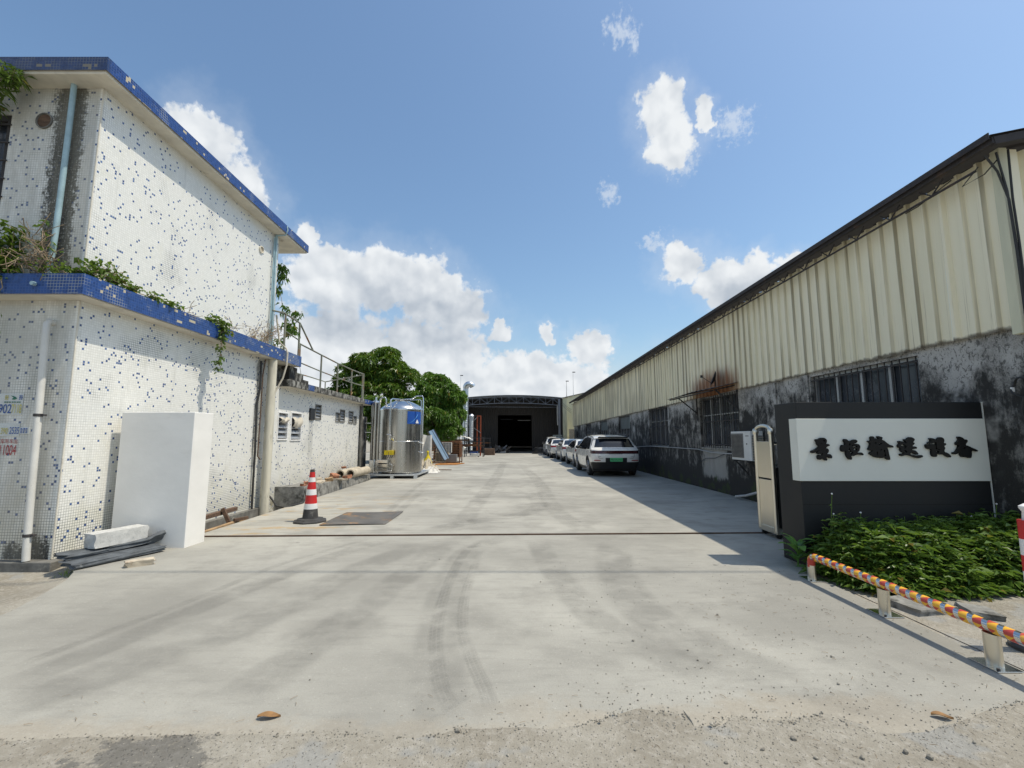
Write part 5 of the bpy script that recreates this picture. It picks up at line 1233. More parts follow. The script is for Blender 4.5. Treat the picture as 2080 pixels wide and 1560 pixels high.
# ------------------------------------------------------------------ clutter on the left of the yard
def cloth(name, x0, x1, y0, y1, h, seed, mat, label, cat, n=26):
    b = MB()
    def f(u, v):
        e = min(1, 6 * min(u, 1 - u)) * min(1, 6 * min(v, 1 - v))
        p = Vector((u * 4.5, v * 4.5, seed))
        rdg = abs(mnoise.noise(p)) * 1.2 + .6 * abs(mnoise.noise(p * 2.3))
        return (x0 + (x1 - x0) * u + .10 * mnoise.noise(p + Vector((5, 0, 0))), y0 + (y1 - y0) * v + .10 * mnoise.noise(p + Vector((0, 7, 0))), .012 + e * h * (.25 + rdg) * (.5 + .9 * math.exp(-((u - .45) ** 2 + (v - .5) ** 2) * 5)))
    b.grid(f, n, n)
    return tag(part(name, b, mat, None, smooth=35, recalc=False), label, cat)
cloth('crumpled_tarp', -4.4, -3.45, 19.9, 22.4, .42, 3.3, M['tarp'], 'crumpled dusty brown tarpaulin heaped on the ground behind the tank', 'tarpaulin')
cloth('crumpled_tarp', -3.95, -3.15, 19.6, 20.7, .20, 9.1, M['tarpwhite'], 'pale crumpled sacking at the front edge of the tarpaulin heap', 'tarpaulin')
o = part('loose_bar', MB().bar((-3.75, 21.3, .05), (-2.75, 21.1, .05), .03), M['rust'], None); tag(o, 'thin rusty bar lying beside the tarpaulin heap', 'bar')
YB = MB(); YB.lathe([(.05, 0), (.20, .03), (.24, .15), (.19, .33), (.10, .48), (.05, .62), (.07, .75), (.02, .80)], (-4.55, 25.0, 0), 14, True, True)
YB.v = [(x + .05 * mnoise.noise(Vector((x * 6, y * 6, z * 5))), y + .05 * mnoise.noise(Vector((x * 6, y * 6, z * 5 + 9))), z) for x, y, z in YB.v]
tag(part('yellow_sack', YB, M['yellow'], None, smooth=50), 'knotted yellow plastic sack standing beside the rusty cage', 'sack')
b = MB(); b.grid(lambda u, v: (-5.6 + 1.0 * u, 26.6 + .15 * math.sin(u * 12), .1 + 1.55 * v + .03 * math.sin(u * 9 + v * 4)), 20, 8)
tag(part('pale_sheet', b, M['tarpwhite'], None, smooth=50, recalc=False), 'pale ribbed sheeting hung upright behind the tank', 'sheet')
CG = thing('rusty_cage', 'rust-brown open steel frame standing among the stored scrap', 'frame', (-3.9, 27.6, 0))
x0, x1, y0, y1 = -4.75, -3.05, 27.0, 28.2
for x in (x0, x1):
    for y in (y0, y1): part('post', MB().bar((x, y, 0), (x, y, 1.28), .055), M['rust'], CG)
for y in (y0, y1):
    part('rail', MB().bar((x0, y, 1.25), (x1, y, 1.25), .05), M['rust'], CG); part('rail', MB().bar((x0, y, .06), (x1, y, .06), .05), M['rust'], CG)
for x in (x0, x1): part('rail', MB().bar((x, y0, 1.25), (x, y1, 1.25), .05), M['rust'], CG)
b = MB()
for k in range(7): b.bar((x0 + .12, y0 + .06, .12 + .16 * k), (x0 + .12, y1, .12 + .16 * k), .03); b.bar((x0 + .03, y0 - .01, .12 + .16 * k), (x0 + .2, y0 - .01, .12 + .16 * k), .03)
part('ladder_rungs', b, M['rust'], CG)
def lattice(name, x0, x1, y, z0, z1, nx, nz, mat, label, cat, d=.3):
    t = thing(name, label, cat, ((x0 + x1) / 2, y, z0))
    wx = (x1 - x0) / nx; wz = (z1 - z0) / nz; bm1 = MB(); bm2 = MB()
    for i in range(nx + 1): bm1.box(x0 + wx * i - wx * .16, x0 + wx * i + wx * .16, y, y + d, z0, z1)
    for j in range(nz + 1): bm2.box(x0, x1, y + .01, y + d - .01, z0 + wz * j - wz * .14, z0 + wz * j + wz * .14)
    part('upright_strips', bm1, mat, t); part('cross_strips', bm2, mat, t); part('back', MB().box(x0, x1, y + d, y + d + .02, z0, z1), M['void'], t)
lattice('lattice_crate', -4.52, -3.78, 27.3, .12, .62, 9, 6, M['tarp'], 'lower buff lattice block inside the rusty frame', 'crate')
lattice('lattice_crate', -4.50, -3.62, 27.5, .62, 1.2, 10, 6, M['tarpwhite'], 'upper pale lattice block inside the rusty frame', 'crate')
lattice('slotted_crate', -3.70, -3.10, 27.9, .35, 1.3, 7, 7, M['rust'], 'stack of brown slotted boards behind the rusty frame', 'crate')
lattice('grey_lattice_box', -3.85, -3.22, 26.9, .10, .52, 11, 7, M['alu'], 'small grey lattice box at the right foot of the frame', 'crate')
PN = thing('leaning_panel', 'long blue-grey framed panel leaning steeply against the rusty cage', 'panel', (-4.3, 26.8, 0))
a_, b_ = Vector((-4.85, 26.85, 1.86)), Vector((-3.86, 26.6, .22))
b = MB(); dd = (b_ - a_); w_ = Vector((.26, .06, .12)); th = Vector((.0, -.03, 0))
def slab4(p, q, w, t): return MB().add([p, q, q + w, p + w, p + t, q + t, q + w + t, p + w + t], [(0, 1, 2, 3), (4, 5, 6, 7), (0, 1, 5, 4), (1, 2, 6, 5), (2, 3, 7, 6), (3, 0, 4, 7)])
part('face', slab4(a_, b_, w_, th), M['bluepanel'], PN)
part('edge', slab4(a_ - w_ * .30, b_ - w_ * .30, w_ * .28, th * 1.5), M['bar'], PN); part('edge', slab4(a_ + w_ * 1.02, b_ + w_ * 1.02, w_ * .12, th * 1.5), M['bar'], PN)
part('centre_strip', slab4(a_ + w_ * .62 + th * 1.05, b_ + w_ * .62 + th * 1.05, w_ * .08, th * .2), M['bar'], PN)
o = part('rusty_sheet', MB().add([(-4.5, 25.4, .012), (-3.1, 25.6, .012), (-2.75, 26.9, .012), (-4.2, 26.8, .012), (-4.5, 25.4, .03), (-3.1, 25.6, .03), (-2.75, 26.9, .05), (-4.2, 26.8, .03)], [(0, 1, 2, 3), (4, 5, 6, 7), (0, 1, 5, 4), (1, 2, 6, 5), (2, 3, 7, 6), (3, 0, 4, 7)]), M['rust_orange'], None)
tag(o, 'orange rusted sheet lying flat in front of the cage', 'sheet')
# scrap rack in front of the duct
RK = thing('scrap_rack', 'dark welded steel rack holding long scrap below the ducts', 'rack', (-3.0, 36.5, 0))
for x in (-3.70, -2.62, -2.25):
    for y in (36, 37.4): part('post', MB().bar((x, y, 0), (x, y, 1.55), .06), M['bar'], RK)
for z in (.45, .86, 1.2, 1.52):
    for y in (36, 37.4): part('rail', MB().bar((-3.75, y, z), (-2.2, y, z), .05), M['rust' if z == .86 else 'bar'], RK)
def longstuff(name, x0, x1, y, z, k, mat, label, cat, jit=.1):
    t = thing(name, label, cat, ((x0 + x1) / 2, y, z)); q = random.Random(int(z * 100) + k)
    for i in range(k):
        part('length', MB().bar((x0 + q.uniform(-jit, jit), y + .08 * i, z + .035 + .03 * (i % 3)), (x1 + q.uniform(-jit, jit), y + .08 * i + q.uniform(-.1, .1), z + .035 + .03 * (i % 3)), .05), mat, t)
longstuff('pipe_bundle', -4.4, -2.5, 36.0, .88, 7, M['rust'], 'bundle of rusty lengths lying on the middle of the rack', 'bundle')
longstuff('pipe_bundle', -4.6, -3.3, 34.8, 1.25, 7, M['wood'], 'dark bundle of timber lengths under the pale sheeting', 'bundle')
longstuff('board_stack', -4.6, -3.2, 35.0, .80, 6, M['wood'], 'stack of dark boards at the left end of the rack', 'bundle')
cloth2 = MB(); cloth2.grid(lambda u, v: (-4.75 + 1.65 * u, 34.5 + .9 * v, 1.42 + .16 * abs(mnoise.noise(Vector((u * 5, v * 5, 2)))) + .12 * math.sin(u * 3.1) - .25 * max(0, u - .85)), 24, 10)
tag(part('pale_sheeting', cloth2, M['tarpwhite'], None, smooth=35, recalc=False), 'pale crinkled sheeting thrown over the scrap pile top', 'sheeting')
for nm, mt, (x0, x1, y0, y1, z0, z1), lb, ct in (('blue_drum_box', 'logoblue', (-3.3, -2.7, 36.2, 36.8, .12, .42), 'dark blue bin on the lowest shelf of the rack', 'bin'), ('white_bundle', 'tarpwhite', (-3.2, -2.55, 35.85, 36.1, .10, .30), 'white wrapped bundle under the steel rack', 'bundle')):
    chunk(nm, (x1 - x0, y1 - y0, z1 - z0), M[mt], 3, .10, 3, lb, ct, ((x0 + x1) / 2, (y0 + y1) / 2, (z0 + z1) / 2))
b = MB(); b.tube([(-3.75, 33.9, .02), (-3.72, 33.9, .3), (-3.60, 33.9, .6), (-3.5, 33.9, .78), (-3.42, 33.9, .74)], [.12, .13, .10, .12, .05], 10)
b.v = [(x + .05 * mnoise.noise(Vector((x * 9, y, z * 7))), y, z) for x, y, z in b.v]
tag(part('white_sack', b, M['tarpwhite'], None, smooth=50), 'slumped white sack beside the steel rack', 'sack')
chunk('dark_boxes', (.9, .8, .55), M['wood'], 17, .08, 3, 'dark stacked boards in the shade right of the rack', 'boards', (-1.95, 40.2, .28))
SC = thing('scrap_heap', 'tangled dark scrap heap in the shade left of the doorway', 'scrap', (-1.6, 44.6, 0))
q = random.Random(5)
for k in range(22):
    p = Vector((-2.3 + q.uniform(0, 1.9), 44.3 + q.uniform(0, 1.0), q.uniform(.02, .3)))
    d = Vector((q.uniform(-1, 1), q.uniform(-.4, .4), q.uniform(0, .8))) * .7
    part('scrap_bar', MB().bar(p, p + d, q.uniform(.03, .10), q.uniform(.02, .25)), M['bar' if k % 3 else 'shedsteel'], SC)
chunk('dark_tyre_bags', (1.2, .8, .6), M['black'], 41, .2, 4, 'black plastic bags heaped beside the last parked car', 'bags', (2.6, 43.4, .28))
for k, z in enumerate((.5, .95, 1.4)):
    o = part('shelf_board', MB().box(-3.9, -2.1, 45.2, 46.2, z, z + .08), M['rust' if k == 1 else 'bar'], None); tag(o, ['lowest', 'middle', 'top'][k] + ' dark shelf of stock inside the shed front', 'shelf', 'shelves in the shed')
o = part('shelf_posts', MB().bar((-2.15, 45.2, 0), (-2.15, 45.2, 1.5), .07).bar((-3.85, 45.2, 0), (-3.85, 45.2, 1.5), .07), M['bar'], None); tag(o, 'pair of dark posts carrying the shelves inside the shed', 'posts')
# spiral duct with elbow, second duct, scaffold
def spiral(cx, cy, z0, z1, r, pitch):
    prof = []; z = z0
    while z < z1:
        prof += [(r, z), (r, z + pitch * .72), (r * 1.07, z + pitch * .80), (r * 1.07, z + pitch * .92)]; z += pitch
    prof.append((r, z1)); return MB().lathe(prof, (cx, cy, 0), 20, False, False)
DT = thing('exhaust_duct', 'tall ribbed galvanised exhaust duct with a curved outlet on top', 'duct', (-3.80, 37.9, 0))
part('riser', spiral(-3.85, 37.9, .2, 5.62, .225, .16), M['galv'], DT, smooth=30)
el = [(-3.85 + .30 - .30 * math.cos(a), 37.9 - .12 * math.sin(a), 5.62 + .30 * math.sin(a)) for a in [math.pi * .88 * i / 8 for i in range(9)]]
part('elbow', MB().tube(el, .245, 18, False), M['galv'], DT, smooth=50)
part('outlet_grille', MB().tube([el[-1], tuple(Vector(el[-1]) + (Vector(el[-1]) - Vector(el[-2])).normalized() * .01)], .235, 18), M['rubble'], DT)
D2 = thing('filter_duct', 'shorter ribbed duct standing behind the tall exhaust duct', 'duct', (-3.38, 38.1, 0))
part('riser', spiral(-3.36, 38.1, 1.2, 3.05, .17, .15), M['galv'], D2, smooth=30)
part('lower_pipe', spiral(-3.36, 38.1, .3, 1.2, .11, .12), M['galv'], D2, smooth=30)
part('cap', MB().lathe([(.20, 3.02), (.21, 3.3), (.12, 3.42), (.02, 3.46)], (-3.36, 38.1, 0), 16, True, True), M['galv'], D2, smooth=30)
SF = thing('scaffold_frame', 'slender steel scaffold tower around the exhaust duct', 'scaffold', (-3.5, 38, 0))
for x, mt in ((-4.40, 'bar'), (-4.1, 'alu'), (-2.90, 'paintred'), (-2.62, 'paintred')):
    part('upright', MB().bar((x, 38.4, 0), (x, 38.4, 3.35), .07 if x < -3 else .10), M[mt], SF)
for z in (3.32,): part('crossbar', MB().bar((-4.45, 38.35, z), (-2.55, 38.35, z), .05), M['bar'], SF)
part('crossbar', MB().bar((-2.95, 38.35, 3.30), (-2.57, 38.35, 3.30), .07), M['paintred'], SF)
for p, q_ in (((-4.4, 38.3, 3.2), (-2.6, 38.3, 1.9)), ((-2.9, 38.3, 3.2), (-3.6, 38.3, 2.5))): part('brace', MB().bar(p, q_, .03), M['alu'], SF)
# ------------------------------------------------------------------ cars
def catmull(P, k=8):
    out = []
    for i in range(len(P) - 1):
        p0, p1, p2, p3 = [Vector(P[max(0, min(len(P) - 1, i + j))]) for j in (-1, 0, 1, 2)]
        for s in range(k):
            t = s / k
            out.append(0.5 * ((2 * p1) + (-p0 + p2) * t + (2 * p0 - 5 * p1 + 4 * p2 - p3) * t * t + (-p0 + 3 * p1 - 3 * p2 + p3) * t ** 3))
    out.append(Vector(P[-1])); return out

def pip(x, y, poly):
    c = False; j = len(poly) - 1
    for i in range(len(poly)):
        if (poly[i][1] > y) != (poly[j][1] > y) and x < (poly[j][0] - poly[i][0]) * (y - poly[i][1]) / (poly[j][1] - poly[i][1]) + poly[i][0]: c = not c
        j = i
    return c

CARS = {
 'suv': dict(L=4.77, W=1.92, H=1.62, prof=[(.13, .30), (.07, .45), (.01, .62), (.0, .78), (.03, .92), (.05, 1.0), (.10, 1.055), (.20, 1.10), (.36, 1.30), (.50, 1.46), (.50, 1.52), (.75, 1.575), (1.4, 1.615), (2.1, 1.62), (2.7, 1.57), (3.1, 1.36), (3.5, 1.10), (3.75, 1.04), (4.3, .94), (4.62, .82), (4.76, .66), (4.77, .48), (4.70, .30)],
             wheels=(.93, 3.82), wr=.365, belt=1.02, dlo=[(.52, 1.06), (.78, 1.38), (1.2, 1.50), (2.1, 1.53), (2.65, 1.47), (3.05, 1.25), (3.35, 1.04), (1.8, 1.0)],
             rw=(1.115, 1.475), lamp=(.875, 1.005), lampfull=True, dark=.56, top=.72),
 'sedan': dict(L=4.68, W=1.82, H=1.43, prof=[(.12, .28), (.05, .42), (.0, .60), (.01, .78), (.04, .90), (.10, .985), (.25, 1.01), (.55, 1.02), (.80, 1.10), (1.15, 1.28), (1.5, 1.39), (2.0, 1.43), (2.5, 1.40), (2.95, 1.24), (3.4, 1.0), (3.6, .95), (4.2, .86), (4.55, .74), (4.67, .58), (4.68, .42), (4.62, .28)],
             wheels=(1.0, 3.68), wr=.33, belt=.93, dlo=[(.72, .99), (1.0, 1.14), (1.4, 1.28), (2.0, 1.34), (2.45, 1.30), (2.85, 1.15), (3.2, .95), (1.8, .92)],
             rw=(1.07, 1.34), lamp=(.80, .93), lampfull=False, dark=.36, top=.70),
}
def build_car(kind):
    C = CARS[kind]; L, W, H = C['L'], C['W'], C['H']
    prof = catmull([(a, b_) for a, b_ in C['prof']], 6)
    def wd(y, z):
        pl = 1.0
        if y < .9: pl -= .075 * ((.9 - y) / .9) ** 2
        if y > L - 1.2: pl -= .13 * ((y - L + 1.2) / 1.2) ** 2
        bl = C['belt']
        if z > bl: t = 1 - (1 - C['top']) * ((z - bl) / (H - bl)) ** 1.15
        elif z > .72: t = 1 - .012 * (z - .72) / (bl - .72)
        elif z > .5: t = 1.0 - .012 * (.72 - z) / .22
        else: t = .988 - .07 * ((.5 - z) / .25)
        return W / 2 * pl * t
    def kk(y, z):                      # how far corners wrap
        e = .17 if y < L / 2 else -.30
        f = 1.0 if (y < .55 or y > L - .5) else 0.0
        if y >= .55 and y < 1.0: f = 1 - (y - .55) / .45
        if y <= L - .5 and y > L - 1.0: f = 1 - (L - .5 - y) / .5
        return e * f
    NU = 24
    G = {}
    def addf(nm, q): G.setdefault(nm, MB()).add(q, [(0, 1, 2, 3)])
    def P(p, u):
        y, z = p.x, p.y
        a = abs(u); c = a ** 5
        w = wd(y + kk(y, z), z)
        x = u * w
        return Vector((x, y + kk(y, z) * c, z - (.055 * a ** 4 if z > C['belt'] and .3 < y < L - .6 else .0)))
    us = [-1 + 2 * i / NU for i in range(NU + 1)]
    us = [math.copysign(1 - (1 - abs(u)) ** 1.5, u) for u in us]
    for p, q in zip(prof[:-1], prof[1:]):
        my, mz = (p.x + q.x) / 2, (p.y + q.y) / 2
        for a, b_ in zip(us[:-1], us[1:]):
            mu = abs((a + b_) / 2); nm = 'body'
            if my < L * .5:
                if C['rw'][0] < mz < C['rw'][1] and mu < .90: nm = 'rear_window'
                elif C['lamp'][0] < mz < C['lamp'][1] and my < .3 and (C['lampfull'] or mu > .60): nm = 'tail_lamp'
                elif mz < C['dark'] and my < .5: nm = 'bumper'
                elif mz < C['dark'] + .17 and my < .3 and mu < .42: nm = 'bumper'
            else:
                if C['belt'] + .08 < mz < H - .10 and mu < .88: nm = 'windscreen'
                elif mz < .45 and my > L - .4: nm = 'bumper'
            addf(nm, [P(p, a), P(p, b_), P(q, b_), P(q, a)])
    # side skins
    apex = max(range(len(prof)), key=lambda i: prof[i].y)
    E = [P(p, 1.0) for p in prof]
    def interp(seg, z):
        for s, t in zip(seg[:-1], seg[1:]):
            if (s.z - z) * (t.z - z) <= 0 and abs(s.z - t.z) > 1e-6:
                return s.y + (t.y - s.y) * (z - s.z) / (t.z - s.z)
        return seg[0].y if z < seg[0].z else seg[-1].y
    zt = E[apex].z; zb = .26
    rear = E[:apex + 1]; front = list(reversed(E[apex:]))
    NZ, NY = 40, 96
    for sgn in (-1, 1):
        rows = []
        for j in range(NZ + 1):
            z = zb + (zt - zb) * j / NZ
            ya, yb = interp(rear, z), interp(front, z)
            rows.append([Vector((sgn * wd(ya + (yb - ya) * i / NY, z), ya + (yb - ya) * i / NY, z)) for i in range(NY + 1)])
        for j in range(NZ):
            for i in range(NY):
                q = [rows[j][i], rows[j][i + 1], rows[j + 1][i + 1], rows[j + 1][i]]
                m = sum(q, Vector()) / 4
                if any((m.y - wy) ** 2 + (m.z - C['wr']) ** 2 < (C['wr'] + .05) ** 2 for wy in C['wheels']): continue
                nm = 'body'
                if pip(m.y, m.z, C['dlo']): nm = 'side_window.L' if sgn < 0 else 'side_window.R'
                elif m.z < .34: nm = 'bumper'
                elif C['lamp'][0] < m.z < C['lamp'][1] and m.y < .42: nm = 'tail_lamp'
                elif kind == 'suv' and m.z < C['dark'] and m.y < .45: nm = 'bumper'
                addf(nm, q)
    root = thing('parked_car', 'x', 'car', (0, 0, 0))
    mt = dict(body='carwhite', rear_window='carglass', windscreen='carglass', side_window='carglass', tail_lamp='lampsmoke' if kind == 'suv' else 'lampred', bumper='cartrim')
    for nm, mb in G.items():
        nm = nm.split('.')[0]
        me = mesh(mb, None, False, nm); bm = bmesh.new(); bm.from_mesh(me); bmesh.ops.remove_doubles(bm, verts=bm.verts[:], dist=.004); bmesh.ops.recalc_face_normals(bm, faces=bm.faces[:])
        for f in bm.faces: f.smooth = True
        for e in bm.edges:
            if len(e.link_faces) == 2 and e.calc_face_angle(0) > R(38): e.smooth = False
        bm.to_mesh(me); bm.free(); me.materials.append(M[mt[nm]])
        part(nm, me, None, root, world=False)
    b = MB(); b.box(-W / 2 + .12, W / 2 - .12, .35, L - .4, .20, .55); part('underbody', b, M['cartrim'], root, world=False)
    for wy in C['wheels']:
        for sgn in (-1, 1):
            x = sgn * (W / 2 - .115); r = C['wr']
            t = MB().lathe([(r * .66, -.10), (r * .9, -.105), (r * .99, -.085), (r, -.03), (r, .03), (r * .99, .085), (r * .9, .105), (r * .66, .10)], (x, wy, r), 28, True, True, 'x')
            wl = part('wheel', t, M['tyre'], root, smooth=40, world=False)
            rm = MB().lathe([(r * .66, sgn * .095), (r * .63, sgn * .112), (r * .60, sgn * .09)], (x, wy, r), 24, False, False, 'x')
            for k in range(5):
                a = 2 * math.pi * k / 5
                rm.bar((x + sgn * .10, wy, r), (x + sgn * .105, wy + r * .63 * math.cos(a), r + r * .63 * math.sin(a)), .05, .03)
            part('rim', rm, M['rim'], wl, world=False)
            ar = MB(); n = 16; ro, ri = r + .085, r + .035
            pts = [math.pi * i / n for i in range(-1, n + 2)]
            ar.tube([(sgn * (wd(wy + (r + .055) * math.cos(a), r + (r + .055) * math.sin(a)) - .012), wy + (r + .055) * math.cos(a), r + (r + .055) * math.sin(a)) for a in pts], .022, 6)
            part('wheel_arch', ar, M['cartrim' if kind == 'suv' else 'carwhite'], root, smooth=60, world=False)
    for sgn in (-1, 1):
        my = C['dlo'][6][0] - .25; mz = C['belt'] + .07; mx = sgn * (W / 2 + .06)
        mr = part('mirror', MB().ico((mx, my, mz), .10, 2, (1.0, .75, .72)), M['carwhite'] if kind == 'sedan' else M['cartrim'], root, smooth=60, world=False)
        part('mirror_stalk', MB().bar((sgn * (W / 2 - .10), my + .04, mz - .05), (mx, my, mz - .02), .04), M['cartrim'], mr, world=False)
    if kind == 'suv':
        for sgn in (-1, 1):
            part('roof_rail', MB().tube([(sgn * .66, .95, 1.585), (sgn * .66, 1.1, 1.635), (sgn * .67, 2.2, 1.655), (sgn * .66, 2.45, 1.60)], .014, 6), M['cartrim'], root, world=False)
            part('reflector', MB().box(sgn * .72 - .13, sgn * .72 + .13, .03, .06, .615, .645), M['lampred'], root, world=False)
            part('badge', MB().box(sgn * .62 - .05, sgn * .62 + .05, .018, .03, .765, .785), M['rim'], root, world=False)
        part('tailgate_seam', MB().tube([(-.70, .03, .99), (-.70, .02, .78), (-.66, .012, .71), (.66, .012, .71), (.70, .02, .78), (.70, .03, .99)], .006, 5), M['cartrim'], root, world=False)
        part('spoiler', MB().obox((0, .47, 1.515), (1.18, .16, .035), (R(-8), 0, 0)), M['cartrim'], root, bevel=.01, world=False)
        pl = part('number_plate', MB().box(-.24, .24, -.018, .0, .585, .725), M['plategreen'], root, bevel=.004, world=False)
        me = text_mesh('粤J D62722', .1)
        xs = [v.co.x for v in me.vertices]; ys = [v.co.y for v in me.vertices]
        for v in me.vertices: v.co = ((v.co.x - (max(xs) + min(xs)) / 2) * .43 / (max(xs) - min(xs)), -.0205, .655 + (v.co.y - (max(ys) + min(ys)) / 2) * .095 / (max(ys) - min(ys)))
        part('plate_text', me, M['black'], pl, world=False)
        b = MB()
        for k in range(7): b.box(-.26 + .075 * k, -.21 + .075 * k, .008, .014, .858, .878)
        part('lettering', b, M['rim'], root, world=False)
    else:
        part('number_plate', MB().box(-.22, .22, -.016, .0, .60, .72), M['plategreen' if False else 'logoblue'], root, world=False)
        part('trunk_slit', MB().box(-.55, .55, -.004, .02, .525, .545), M['cartrim'], root, world=False)
        part('exhaust_trim', MB().box(-.6, .6, .03, .06, .30, .33), M['rim'], root, world=False)
    return root
suv = build_car('suv'); suv.location = (4.02, 17.85, 0); suv.rotation_euler = (0, 0, R(.6))
suv['label'] = 'white electric SUV with green number plate, nearest of the parked cars'; suv['group'] = 'cars parked along the right wall'
sed = build_car('sedan')
for i, (x, y, rz, lb) in enumerate(((4.12, 23.2, 1.0, 'white saloon car parked directly in front of the SUV'), (4.02, 28.4, .6, 'white saloon with its red tail lamp showing, third car in the row'), (3.72, 33.5, 0, 'white car fourth in the row, mostly hidden by the saloons'), (3.70, 38.5, -.5, 'white car farthest along the wall, closest to the dark shed'))):
    o = sed if i == 0 else copy_tree(suv if i == 3 else sed)
    o.location = (x, y, 0); o.rotation_euler = (0, 0, R(rz)); o['label'] = lb; o['group'] = 'cars parked along the right wall'
    if i == 3:
        o.scale = (.94, .90, .97)
        for ch in list(o.children):
            if ch.name.split('.')[0] in ('number_plate', 'lettering', 'badge'):
                for g2 in list(ch.children): bpy.data.objects.remove(g2)
                bpy.data.objects.remove(ch)

# ------------------------------------------------------------------ tape-wrapped rail and bollard
RA = thing('tape_wrapped_rail', 'low stainless guard rail spirally wrapped in yellow and red tape', 'guard rail', (3.2, 4.0, 0))
rb = MB(); rx, rz_ = 3.20, .245
path = [(0, 1.10 - .0, 0)]
tubep = [(rx, 5.09, .13), (rx, 5.09, .17), (rx, 5.075, .215), (rx, 5.04, .240), (rx, 4.99, rz_)] + [(rx, 4.9 - .25 * k, rz_) for k in range(13)]
me = mesh(MB().tube([(x - rx, y, z - rz_) for x, y, z in tubep], .038, 20), 50, True, 'rail_tube'); me.materials.append(M['tape'])
o = bpy.data.objects.new('rail_tube', me); COL.objects.link(o); o.parent = RA; o.location = Vector((rx, 0, rz_)) - RA.location
for yy in (5.09, 4.13, 3.23, 2.33):
    b = MB(); 
    prof = [(.034 * math.cos(t), .055 * math.sin(t)) for t in [2 * math.pi * i / 20 for i in range(20)]]
    top = .205 if yy < 5 else .15
    b.add([(rx + px_, yy + py_, z) for z in (.006, top) for px_, py_ in prof], [(i, (i + 1) % 20, 20 + (i + 1) % 20, 20 + i) for i in range(20)] + [tuple(range(20, 40))])
    part('post', b, M['gatesteel'], RA, smooth=50)
    fl = part('base_plate', MB().box(rx - .085, rx + .085, yy - .10, yy + .10, .0, .008), M['steel2'], RA, bevel=.002)
    for dx in (-.06, .06): part('bolt', MB().lathe([(.010, .008), (.010, .02)], (rx + dx, yy + .08 * (1 if dx > 0 else -1), 0), 6), M['bar'], fl)
BO = thing('striped_bollard', 'red and white banded bollard with a black foot at the right edge', 'bollard', (3.765, 3.45, 0))
c = (3.765, 3.45, 0)
part('base', MB().lathe([(.17, .0), (.17, .02), (.13, .05), (.06, .065)], c, 20), M['rubber'], BO, smooth=40)
part('foot', MB().lathe([(.05, .05), (.048, .42)], c, 18), M['rubber'], BO, smooth=40)
for k in range(4):
    z = .42 + .115 * k; part('white_band' if k % 2 == 0 else 'red_band', MB().lathe([(.046, z), (.046, z + .115)], c, 18), M['refl' if k % 2 == 0 else 'red'], BO, smooth=40)
part('red_band', MB().lathe([(.046, .88), (.046, .90)], c, 18), M['red'], BO, smooth=40)
part('top_knob', MB().lathe([(.02, .90), (.015, .96), (.03, .985), (.03, 1.0), (.001, 1.02)], c, 14), M['refl'], BO, smooth=40)
chunk('paving_slab', (.42, .34, .055), M['kerb'], 51, .05, 4, 'loose broken paving slab behind the taped rail, the larger one', 'slab', (3.62, 4.28, .02), (0, 0, R(12)))
chunk('paving_slab', (.22, .24, .05), M['kerb'], 55, .08, 4, 'smaller loose paving slab right of the larger one', 'slab', (4.0, 4.12, .018), (0, R(3), R(-20)))
# dead leaves
def dead_leaf(x, y, rz, L_, label):
    b = MB(); b.grid(lambda u, v: (L_ * (u - .5), L_ * .42 * (v - .5) * math.sin(math.pi * min(1, u * 1.02 + .02)) ** .7 * 1.0, .006 + .022 * abs(v - .5) + .006 * math.sin(u * 5)), 12, 6)
    o = part('dead_leaf', b, M['deadleaf'], None, smooth=60, recalc=False); o.location = (x, y, .0); o.rotation_euler = (0, 0, rz); tag(o, label, 'leaf')
dead_leaf(-1.31, 2.66, .15, .12, 'curled brown dead leaf on the concrete edge, lower left')
dead_leaf(2.32, 2.66, -.3, .10, 'dark dried leaf on the gritty ground, lower right')
# overhead wire whose shadow crosses the apron
hh = 11.0; dx, dy = SUN.x / SUN.z * hh, SUN.y / SUN.z * hh
o = part('overhead_cable', MB().tube([(-40 + dx + 8 * i, 5.37 + dy - .0009 * 0, hh + .004 * ((i - 5) ** 2)) for i in range(11)], .016, 6), M['black_hose'], None)
tag(o, 'power cable high over the entrance casting a thin shadow line on the concrete', 'cable')
# ------------------------------------------------------------------ vegetation
def leaf(b, p, d, up, L_, W_, droop=.15):
    d = d.normalized(); s = d.cross(up)
    s = s.normalized() if s.length > 1e-5 else Vector((1, 0, 0))
    u = s.cross(d)
    m = p + d * L_ * .48; t = p + d * L_ - Vector((0, 0, droop * L_)); n0 = len(b.v)
    b.v += [tuple(p), tuple(m + s * W_ * .5 + u * W_ * .12), tuple(t), tuple(m - s * W_ * .5 + u * W_ * .12)]
    b.f += [(n0, n0 + 1, n0 + 2), (n0, n0 + 2, n0 + 3)]

def rvec(q):
    while True:
        v = Vector((q.uniform(-1, 1), q.uniform(-1, 1), q.uniform(-1, 1)))
        if .05 < v.length < 1: return v.normalized()

